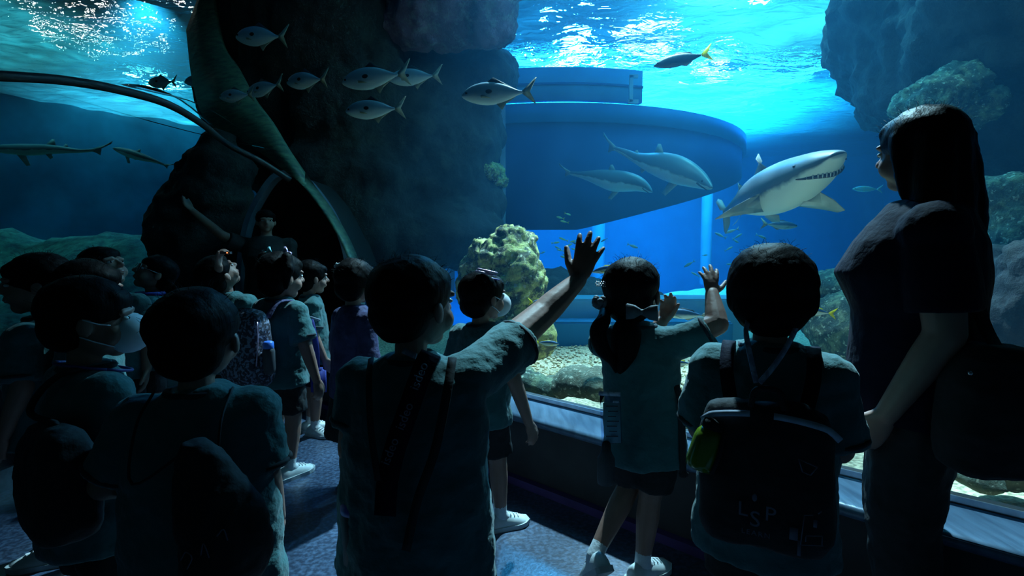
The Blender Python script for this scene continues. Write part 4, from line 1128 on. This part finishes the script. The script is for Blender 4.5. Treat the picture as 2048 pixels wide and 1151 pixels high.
# gadget held up by child L
ph = empty('camera_gadget', R(452, 505, 2.6)); tag(ph, 'tiny gadget with an orange standby light held over the child with head thrown back', 'camera')
part('gadget_body', lambda bm: box(bm, (0, 0, 0), (.05, .02, .012)), 'shoe_dark', ph, False)
emit('standby_orange', (1, .25, .08), 3)
part('standby_light', lambda bm: ell(bm, (.012, -.012, 0), .0035, None, 1), 'standby_orange', ph)
# ---------------------------------------------------------------- fish and sharks
mat('silver_scales', (.28, .42, .5), (.2, .33, .42), 8, .35, .3, stretch=(1, 1, 4))
mat('fin_pale', (.4, .45, .35), None, 20, .5)
mat('fin_yellow', (.85, .75, .03), None, 20, .5)
def leaffin(name):
    n = MATS[name].node_tree.nodes; L = MATS[name].node_tree.links.new
    t = n.new('ShaderNodeBsdfTranslucent'); t.inputs[0].default_value = (.9, .85, .05, 1)
    x = n.new('ShaderNodeMixShader'); x.inputs[0].default_value = .5
    L(n['Principled BSDF'].outputs[0], x.inputs[1]); L(t.outputs[0], x.inputs[2]); L(x.outputs[0], n['Material Output'].inputs['Surface'])


leaffin('fin_yellow')
mat('spot_black', (.005, .006, .01), None, 20, .6)
mat('fus_back', (.05, .16, .3), (.04, .12, .25), 8, .4)
mat('fus_dark', (.03, .06, .08), (.02, .05, .07), 8, .5)
mat('fus_belly', (.5, .62, .66), None, 8, .4)
mat('small_yellow', (.6, .8, .15), (.2, .6, .5), 14, .5)
mat('small_blue', (.2, .55, .7), (.35, .6, .5), 14, .5)
mat('eye_black', (.005, .005, .006), None, 20, .2)


def twotone(name, back, belly, th=.05, soft=.12, noise_amt=.25, stripe=None):
    """back and belly colours of the animal's own coat, parted along its side"""
    m, n, L = newmat(name)
    b = n['Principled BSDF']; b.inputs['Roughness'].default_value = .45
    at_ = n.new('ShaderNodeAttribute'); at_.attribute_name = 'belly'
    tc = n.new('ShaderNodeTexCoord'); nz = n.new('ShaderNodeTexNoise'); nz.inputs['Scale'].default_value = 9; L(tc.outputs['Object'], nz.inputs['Vector'])
    ma = n.new('ShaderNodeMath'); ma.operation = 'MULTIPLY_ADD'; ma.inputs[1].default_value = noise_amt; L(nz.outputs['Fac'], ma.inputs[0]); L(at_.outputs['Fac'], ma.inputs[2])
    cr = n.new('ShaderNodeValToRGB'); L(ma.outputs[0], cr.inputs[0])
    cr.color_ramp.elements[0].position = .5 + th; cr.color_ramp.elements[1].position = .5 + th + soft
    cr.color_ramp.elements[0].color = (*back, 1); cr.color_ramp.elements[1].color = (*belly, 1)
    if stripe:
        e = cr.color_ramp.elements.new(.5 + th + soft * .5); e.color = (*stripe, 1)
    L(cr.outputs[0], b.inputs['Base Color'])
    return m


twotone('trevally', (.28, .45, .55), (.6, .75, .8), .02, .3)
twotone('fusilier', (.03, .10, .20), (.5, .66, .7), .0, .2, .1)
twotone('fusilier_yellow', (.05, .15, .32), (.6, .7, .72), -.05, .12, .1, (.6, .6, .08))
twotone('shark_skin', (.10, .14, .17), (.66, .74, .70), .16, .10)


def bodyloft(name, rings_spec, m, parent=None, loc=None, n=20, belly_up=V((0, 0, 1))):
    """rings_spec: list of (centre, up vector, side vector, half height up, half height down, half width)"""
    bm = bmesh.new(); lay = bm.verts.layers.float.new('belly')
    vs = []
    for c, up, sd, hu, hd, hw in rings_spec:
        r = []
        for i in range(n):
            a = 2 * PI * i / n; s = math.sin(a)
            v = bm.verts.new(c + sd * math.cos(a) * hw + up * s * (hu if s > 0 else hd)); v[lay] = .5 - .5 * s
            r.append(v)
        vs.append(r)
    for a, b in zip(vs, vs[1:]):
        for i in range(n): bm.faces.new((a[i], a[(i + 1) % n], b[(i + 1) % n], b[i]))
    bm.faces.new(vs[0][::-1]); bm.faces.new(vs[-1])
    o = obj(name, bm, m, parent, loc)
    s = o.modifiers.new('soft', 'SUBSURF'); s.levels = 1; s.render_levels = 1
    return o


def fin(name, pts, nrm, th, m, parent):
    """solid fin from an outline; thickest at the root side (first and last point)"""
    bm = bmesh.new(); n = len(pts); nrm = V(nrm).normalized()
    cen = sum((V(p) for p in pts), V()) / n
    a = []; b = []
    for i, p in enumerate(pts):
        t = th * (1 if i in (0, n - 1) else .25)
        a.append(bm.verts.new(V(p) + nrm * t)); b.append(bm.verts.new(V(p) - nrm * t))
    ca = bm.verts.new(cen + nrm * th * .8); cb = bm.verts.new(cen - nrm * th * .8)
    for i in range(n):
        j = (i + 1) % n
        bm.faces.new((a[i], a[j], ca)); bm.faces.new((b[j], b[i], cb)); bm.faces.new((a[j], a[i], b[i], b[j]))
    return obj(name, bm, m, parent)


X, Y, Z = V((1, 0, 0)), V((0, 1, 0)), V((0, 0, 1))


def make_fish(name, kind):
    """unit length, nose at +X .5"""
    P_ = {'trevally': [(.5, .01, .01, .008), (.47, .05, .04, .035), (.40, .12, .085, .06), (.28, .17, .13, .08), (.12, .19, .165, .085), (-.05, .17, .15, .075), (-.2, .11, .105, .05), (-.32, .045, .045, .025), (-.38, .022, .022, .014), (-.42, .025, .025, .01)],
          'fusilier': [(.5, .008, .008, .006), (.46, .035, .03, .028), (.36, .085, .07, .055), (.2, .125, .11, .07), (.02, .13, .12, .07), (-.16, .095, .09, .05), (-.28, .05, .05, .03), (-.35, .026, .026, .016), (-.4, .024, .024, .01)]}['trevally' if kind == 'trevally' else 'fusilier']
    m = {'trevally': 'trevally', 'fusilier': 'fusilier_yellow', 'dark': 'fus_dark', 'blue': 'fusilier', 'smally': 'small_yellow', 'smallb': 'small_blue'}[kind]
    o = bodyloft(name, [(V((x, 0, 0)), Z, Y, hu, hd, hw) for x, hu, hd, hw in P_], m, n=16)
    tm = {'trevally': 'fin_pale', 'smallb': 'small_blue', 'blue': 'fin_pale'}.get(kind, 'fin_yellow')
    sp_ = .17 if kind == 'trevally' else .14
    fin('tail_fin', [(-.40, 0, .02), (-.46, 0, .07), (-.60, 0, sp_ + .03), (-.62, 0, sp_ + .03), (-.52, 0, .03), (-.49, 0, 0), (-.52, 0, -.03), (-.61, 0, -sp_ - .02), (-.58, 0, -sp_), (-.45, 0, -.06), (-.40, 0, -.02)], Y, .006, tm, o)
    if kind not in ('smally', 'smallb'):
        h = .165 if kind == 'trevally' else .11
        if kind == 'trevally':
            fin('dorsal_fin', [(.12, 0, h + .01), (.02, 0, h + .08), (-.06, 0, h + .03), (-.3, 0, .06), (-.3, 0, .04), (-.05, 0, h - .03)], Y, .005, 'fus_dark', o)
            fin('anal_fin', [(-.02, 0, -h + .02), (-.1, 0, -h - .07), (-.14, 0, -h), (-.3, 0, -.06), (-.3, 0, -.035)], Y, .005, tm, o)
            bm = bmesh.new()
            for s in (-1, 1): ell(bm, (.08, .081 * s, .02), (.05, .006, .032), None, 2)
            obj('side_spot', bm, 'spot_black', o)
        else:
            fin('dorsal_fin', [(.15, 0, h), (.05, 0, h + .04), (-.2, 0, .11), (-.26, 0, .05), (-.1, 0, .08)], Y, .004, tm if kind == 'fusilier' else 'fus_dark', o)
            fin('anal_fin', [(-.02, 0, -.11), (-.1, 0, -.14), (-.22, 0, -.08), (-.2, 0, -.06)], Y, .004, 'fin_pale', o)
        for s in (-1, 1):
            fin('pectoral_fin', [(.22, .07 * s, -.02), (.1, .12 * s, -.06), (.04, .11 * s, -.09), (.2, .07 * s, -.06)], Y, .003, tm if kind != 'dark' else 'fus_dark', o)
    for s in (-1, 1):
        bm = bmesh.new(); ell(bm, (.42, (.052 if kind == 'trevally' else .042) * s, .025), (.018, .01, .018), None, 2); obj('eye', bm, 'eye_black', o)
    return o


USED = set(); PROTO = {}


def fish(name, label, cat, kind, px, py, d, length_px, dirn, pitch=0, turn=0, group=None, roll=0):
    if kind not in PROTO: PROTO[kind] = make_fish(name, kind)
    p = PROTO[kind]
    if kind in USED:
        o = p.copy(); C.objects.link(o)
        for c_ in p.children:
            q_ = c_.copy(); C.objects.link(q_); q_.parent = o
        o.name = name
    else: o = p; USED.add(kind)
    L_ = length_px * d / F / max(.35, math.cos(turn)) / 1.1
    o.location = R(px, py, d); o.scale = (L_, L_, L_)
    yaw = (0 if dirn > 0 else PI) + turn * (1 if dirn > 0 else -1)
    o.rotation_mode = 'XYZ'; o.rotation_euler = (Matrix.Rotation(yaw, 3, 'Z') @ Matrix.Rotation(-pitch, 3, 'Y') @ Matrix.Rotation(roll, 3, 'X')).to_euler()
    tag(o, label, cat, group)
    return o


gt = 'silver black-spotted fish before the cliff'
fish('trevally_fish', 'silver fish with a dark side spot, highest of those before the black cliff', 'fish', 'trevally', 518, 74, 5.1, 118, -1, .10, .3, gt)
fish('trevally_fish', 'silver fish tipped downward just right of the greenish arch edge', 'fish', 'trevally', 526, 178, 5.0, 88, -1, -.1, .4, gt)
fish('trevally_fish', 'dim greenish fish seen through the arch edge, lowest and leftmost of the row', 'fish', 'trevally', 470, 192, 4.9, 80, -1, 0, .3, gt)
fish('trevally_fish', 'silver spotted fish midway along the row, just left of the largest', 'fish', 'trevally', 610, 162, 4.6, 98, -1, .06, .45, gt)
fish('trevally_fish', 'largest long silver fish in the row, overlapping another with a pale forked tail', 'fish', 'trevally', 745, 157, 4.0, 140, -1, -.08, .2, gt)
fish('trevally_fish', 'silver fish half hidden behind the largest one, its pale forked tail showing', 'fish', 'trevally', 825, 155, 4.3, 108, -1, -.02, .2, gt)
fish('trevally_fish', 'silver fish below the largest one, small spot on its side', 'fish', 'trevally', 745, 220, 3.9, 122, -1, -.02, .15, gt)
fish('trevally_fish', 'silver fish with a pale back line and reddish forked tail at the cliff edge', 'fish', 'trevally', 990, 188, 3.3, 145, -1, -.03, .12, gt)
fish('trevally_fish', 'faint greenish fish near the glitter, upper of two beyond the roof panel', 'fish', 'trevally', 400, 162, 5.8, 76, -1, 0, .2, gt)
fish('trevally_fish', 'faint blue fish below the glitter, left of two beyond the roof panel', 'fish', 'trevally', 322, 165, 6.2, 70, -1, .05, .3, gt)
fish('fusilier_fish', 'dark fish with a bright yellow forked tail high in the open water', 'fish', 'dark', 1360, 120, 4.2, 112, -1, -.2, .1)
fish('fusilier_fish', 'pale blue fish with a yellow tail passing the mossy rock low by the raised arm', 'fish', 'fusilier', 1096, 686, 3.2, 52, 1, -.12, .2)
fish('fusilier_fish', 'small dark blue fish with an upright yellow tail above the forearm of the raised-arm boy', 'fish', 'fusilier', 1082, 602, 3.4, 48, 1, .0, .5)
fish('fusilier_fish', 'silvery fish with a yellow tail between the raised hand and the pigtailed girl', 'fish', 'fusilier', 1215, 538, 3.0, 66, -1, -.2, .3)
fish('fusilier_fish', 'blue-backed fish with a yellow tail just right of the bowl haircut', 'fish', 'fusilier', 1628, 622, 3.0, 76, -1, .12, .15)
fish('fusilier_fish', 'fish whose yellow forked tail shows beside the pigtailed girl\'s shirt', 'fish', 'fusilier', 1358, 726, 2.7, 56, -1, -.05, .2)
fish('fusilier_fish', 'slim blue fish with a green-yellow tail under the big shark', 'fish', 'blue', 1562, 450, 5.5, 78, 1, -.06, .1)
fish('fusilier_fish', 'pale round-backed fish just behind the shoulder of the pigtailed girl', 'fish', 'blue', 1368, 628, 3.4, 95, -1, .05, .1)
r7 = random.Random(9)
words = ['green-yellow', 'yellow-green', 'lime']
school = [(1112, 485, 18), (1126, 478, 20), (1138, 490, 18), (1120, 500, 16), (1134, 505, 18), (1147, 482, 18), (1128, 514, 18), (1115, 495, 14), (1128, 443, 18), (1120, 435, 16), (1136, 428, 14), (1148, 498, 14)]
for (x, y, s) in school:
    fish('reef_fish', 'one of the little yellow-green fish schooling left of the raised hand', 'fish', 'smally', x, y, 6.4, s, r7.choice((-1, 1)), r7.uniform(-.5, .5), r7.uniform(0, .7), 'yellow-green school by the raised hand')
HAZY = [(1440, 470, 22, -1, 'just below the tip of the big shark\'s tail'), (1462, 462, 26, -1, 'right of the big shark\'s lower tail tip'), (1476, 472, 22, 1, 'below the big shark\'s rear fin'),
        (1472, 482, 18, 1, 'showing a green glint above the boy with the bowl haircut'), (1458, 497, 20, 1, 'close to the left of the bowl haircut, upper one'), (1462, 528, 18, -1, 'close to the left of the bowl haircut, lower one'),
        (1523, 473, 24, 1, 'largest above the bowl haircut'), (1514, 493, 16, -1, 'touching the top of the bowl haircut'), (1488, 505, 14, -1, 'tiny, at the upper left of the bowl haircut'),
        (1266, 492, 26, 1, 'alone above the pigtailed girl\'s head'), (1154, 487, 22, -1, 'touching the thumb side of the raised hand'), (1378, 528, 22, -1, 'left of the pigtailed girl\'s raised fingers, upper one'),
        (1390, 548, 20, -1, 'left of the pigtailed girl\'s raised fingers, lower one'), (1085, 505, 14, 1, 'beside the top of the algae-crusted boulder'), (1410, 510, 14, 1, 'just above the pigtailed girl\'s fingertips'), (1208, 480, 14, -1, 'right of the raised-arm boy\'s fingertips')]
for (x, y, s, dr_, wh) in HAZY:
    fish('reef_fish', 'small hazy fish ' + wh, 'fish', 'smallb', x, y, r7.uniform(6, 7.5), s, dr_, r7.uniform(-.6, .6), r7.uniform(0, .6), 'hazy fish scattered under the sharks')
fish('reef_fish', 'hazy pale fish to the left of the woman, level with the rock table top', 'fish', 'smallb', 1742, 466, 6.5, 28, -1, .3, .2)
fish('reef_fish', 'tiniest pale fish over the flat-topped rock table', 'fish', 'smallb', 1712, 493, 7, 14, -1, 0, .8)
fish('reef_fish', 'faint distant blue streak of a fish beside the woman\'s cheek', 'fish', 'smallb', 1732, 378, 8.5, 56, -1, .02, .1)


# --- sharks
def shark(label, spine, radii, up, fins, scale_m=1, flat=None, mouth=None, eyes=None, group=None):
    """spine: world points nose to tail; radii: (up, down, side) at each"""
    base = spine[len(spine) // 3]
    pts = [p - base for p in spine]; rs = []
    P4 = spline(pts, 4); RR = spline([V(r) for r in radii], 4)
    spec = []
    for i, p in enumerate(P4):
        d = (P4[min(i + 1, len(P4) - 1)] - P4[max(i - 1, 0)]).normalized()
        u = (up - d * up.dot(d)).normalized(); s = d.cross(u)
        spec.append((p, u, s, max(RR[i].x, .004), max(RR[i].y, .004), max(RR[i].z, .004)))
    o = bodyloft('shark', spec, 'shark_skin', loc=base, n=28)
    tag(o, label, 'shark', group)
    def S(t, a, r=1.0):
        """surface point: t along 0..1, a angle (0 = right side seen from the nose? , 90 = back)"""
        f = t * (len(spec) - 1); i = min(int(f), len(spec) - 2); q = f - i
        c = spec[i][0].lerp(spec[i + 1][0], q); u = spec[i][1]; s = spec[i][2]
        hu, hd, hw = [spec[i][k] * (1 - q) + spec[i + 1][k] * q for k in (3, 4, 5)]
        sn = math.sin(math.radians(a)); return c + s * math.cos(math.radians(a)) * hw * r + u * sn * (hu if sn > 0 else hd) * r
    for f in fins:
        nm, pl, nr, th = f[:4]
        fin(nm, [(p - base) if isinstance(p, Vector) else S(*p) for p in pl], nr, th, f[4] if len(f) > 4 else 'shark_fin', o)
    return o, S, base


mat('shark_fin', (.36, .42, .42), (.26, .32, .34), 6, .5)
mat('shark_fin_pale', (.55, .62, .6), (.32, .38, .36), 6, .5)
mat('mouth_dark', (.03, .02, .025), None, 20, .6)
mat('tooth', (.85, .85, .8), None, 20, .3)
up = V((-.30, -.12, .95))
sp1 = [R(1676, 309, 3.28), R(1664, 317, 3.36), R(1640, 330, 3.48), R(1612, 345, 3.66), R(1580, 362, 3.9), R(1548, 378, 4.2), R(1520, 390, 4.5), R(1495, 402, 4.85), R(1474, 412, 5.2), R(1458, 420, 5.5), R(1450, 424, 5.65)]
ra1 = [(.02, .02, .045), (.055, .065, .095), (.095, .125, .14), (.13, .17, .165), (.165, .20, .185), (.18, .205, .195), (.165, .18, .17), (.12, .125, .12), (.075, .075, .075), (.04, .04, .045), (.03, .03, .02)]
s1, S, b1 = shark('big grey shark with an open toothed mouth and white belly coming towards the glass', sp1, ra1, up, [
    ('dorsal_fin', [(.50, 92), R(1512, 318, 4.35), R(1517, 307, 4.40), R(1524, 322, 4.45), (.60, 90)], (1, .3, 0), .012),
    ('dorsal_fin', [(.72, 92), R(1476, 365, 4.95), R(1484, 372, 5.0), (.80, 90)], (1, .3, 0), .010),
    ('pectoral_fin', [R(1522, 388, 4.05), R(1500, 396, 3.95), R(1462, 417, 3.8), R(1430, 438, 3.7), R(1455, 433, 3.85), R(1500, 426, 4.05), R(1530, 420, 4.2)], (.2, -.3, 1), .014),
    ('pectoral_fin', [R(1606, 405, 3.75), R(1640, 384, 3.72), R(1668, 400, 3.68), R(1690, 420, 3.66), R(1676, 424, 3.75), R(1645, 418, 3.85), R(1600, 410, 4.0)], (.1, -.5, .8), .014, 'shark_fin_pale'),
    ('pelvic_fin', [R(1484, 425, 4.8), R(1473, 445, 4.85), R(1464, 452, 4.9), R(1478, 436, 5.0), R(1488, 424, 5.05)], (.5, .5, .6), .008),
    ('pelvic_fin', [R(1535, 428, 4.5), R(1558, 430, 4.5), R(1560, 443, 4.6), R(1545, 444, 4.7), R(1530, 432, 4.7)], (.3, -.3, .8), .008),
    ('caudal_fin', [R(1456, 422, 5.55), R(1440, 420, 5.6), R(1432, 405, 5.7), R(1436, 397, 5.72), R(1444, 400, 5.68), R(1450, 412, 5.62)], (.5, .8, 0), .014),
    ('caudal_fin', [R(1446, 420, 5.6), R(1446, 440, 5.65), R(1448, 462, 5.7), R(1452, 468, 5.7), R(1460, 448, 5.65), R(1460, 424, 5.58)], (.6, .8, 0), .014)])
# mouth: a dark curved gash under the snout, with teeth
def mp(t, a, r=1.0): return S(t, a, r)
arc = [(.36, -6), (.31, -9), (.26, -14), (.21, -22), (.17, -36), (.15, -60), (.145, -90), (.15, -120), (.18, -145), (.24, -165)]
ap = spline([mp(t, a, .99) for t, a in arc], 5)
mo = part('mouth', lambda bm: tube(bm, ap, [.004 + .016 * math.sin(PI * i / (len(ap) - 1)) ** .6 for i in range(len(ap))], 8), 'mouth_dark', s1)
for i in range(2, len(ap) - 2):
    if i % 2: continue
    p = ap[i]; dn = V((0, -.1, 1))
    part('tooth', lambda bm: loft(bm, [[p + V((math.cos(q) * r, -.016 + math.sin(q) * r, z)) for q in [2 * PI * j / 6 for j in range(6)]] for z, r in ((.016, .0065), (.002, .005), (-.016, .0008))]), 'tooth', mo)
for a in (28, 152):
    part('eye', lambda bm: ell(bm, mp(.235, a, .98), .012, None, 2), 'eye_black', s1)
part('nostril', lambda bm: ell(bm, mp(.07, -40, .98), (.010, .004, .005), None, 2), 'mouth_dark', s1)
for k in range(5):
    part('gill_slit', lambda bm: tube(bm, [mp(.40 + k * .018, a, 1.005) for a in (-25, -10, 5, 18)], .003, 5), 'mouth_dark', s1)


def side_shark(label, pts, rr, d0, d1, group=None):
    """long shark seen from the side: pts are (px, py) nose to tail, rr half heights in px"""
    n = len(pts); sp_ = []; ra = []
    for i, ((x, y), r) in enumerate(zip(pts, rr)):
        d = d0 + (d1 - d0) * i / (n - 1); sp_.append(R(x, y, d)); m = r * d / F; ra.append((m, m * .9, m * .8))
    dirx = (sp_[0] - sp_[-1]).normalized(); u = (Z - dirx * Z.dot(dirx)).normalized(); sd = dirx.cross(u)
    L_ = (sp_[0] - sp_[-1]).length
    def q(i, a, b): return sp_[i] + dirx * a * L_ + u * b * L_
    m = n // 2; mr = ra[m][0] / L_
    i3 = max(1, n // 3); r3 = ra[i3][0] / L_
    fins = [('dorsal_fin', [q(m, .02, mr * .8), q(m, -.05, mr + .05), q(m, -.075, mr + .045), q(m, -.08, mr * .6)], sd, .008),
            ('dorsal_fin', [q(n - 3, .03, .02), q(n - 3, -.01, .06), q(n - 3, -.03, .05), q(n - 3, -.03, .01)], sd, .007),
            ('pectoral_fin', [q(i3, -.0, -r3 * .4), q(i3, -.10, -r3 - .10), q(i3, -.14, -r3 - .095), q(i3, -.09, -r3 * .5)], sd + u * .4, .009, 'shark_fin_pale'),
            ('pelvic_fin', [q(n - 4, .02, -.04), q(n - 4, -.02, -.09), q(n - 4, -.05, -.075), q(n - 4, -.03, -.03)], sd, .007, 'shark_fin_pale'),
            ('caudal_fin', [q(n - 1, .03, .012), q(n - 1, -.10, .05), q(n - 1, -.17, .085), q(n - 1, -.16, .06), q(n - 1, -.06, .012), q(n - 1, -.05, -.05), q(n - 1, -.02, -.03), q(n - 1, .03, -.012)], sd, .009)]
    o, S_, b = shark(label, sp_, ra, u, fins, group=group)
    for s in (20, 160): part('eye', lambda bm: ell(bm, S_(.12, s, .98), .008 * L_, None, 2), 'eye_black', o)
    part('mouth', lambda bm: tube(bm, [S_(t, a, 1.0) for t, a in ((.16, -165), (.12, -150), (.08, -130), (.07, -90), (.08, -50), (.12, -30), (.16, -15))], .006 * L_, 5), 'mouth_dark', o)
    return o


side_shark('middle shark swimming down to the right with raised tail, left of the big shark',
           [(1424, 376), (1412, 368), (1395, 358), (1370, 347), (1345, 338), (1318, 330), (1295, 324), (1272, 316), (1250, 305), (1228, 296)], [3, 12, 20, 27, 29, 25, 18, 11, 7, 4], 6.2, 7.6)
side_shark('faint bluish shark fading into the water below the middle shark',
           [(1305, 384), (1294, 377), (1275, 368), (1250, 364), (1225, 362), (1200, 356), (1178, 352), (1158, 349), (1140, 346)], [1, 9, 16, 21, 22, 17, 11, 6, 4], 7.6, 8.3)
side_shark('blurred pale shark behind the left glass, level with the arch seam',
           [(-20, 300), (0, 298), (30, 299), (60, 300), (95, 299), (130, 300), (160, 302), (190, 300)], [1, 8, 11, 12, 10, 7, 4, 3], 7.5, 7.5)
side_shark('smaller blurred shark behind the left glass, beside the jagged rock',
           [(225, 296), (235, 299), (250, 304), (270, 310), (290, 316), (310, 322), (330, 330)], [1, 5, 8, 9, 7, 4, 2], 7.8, 7.8)
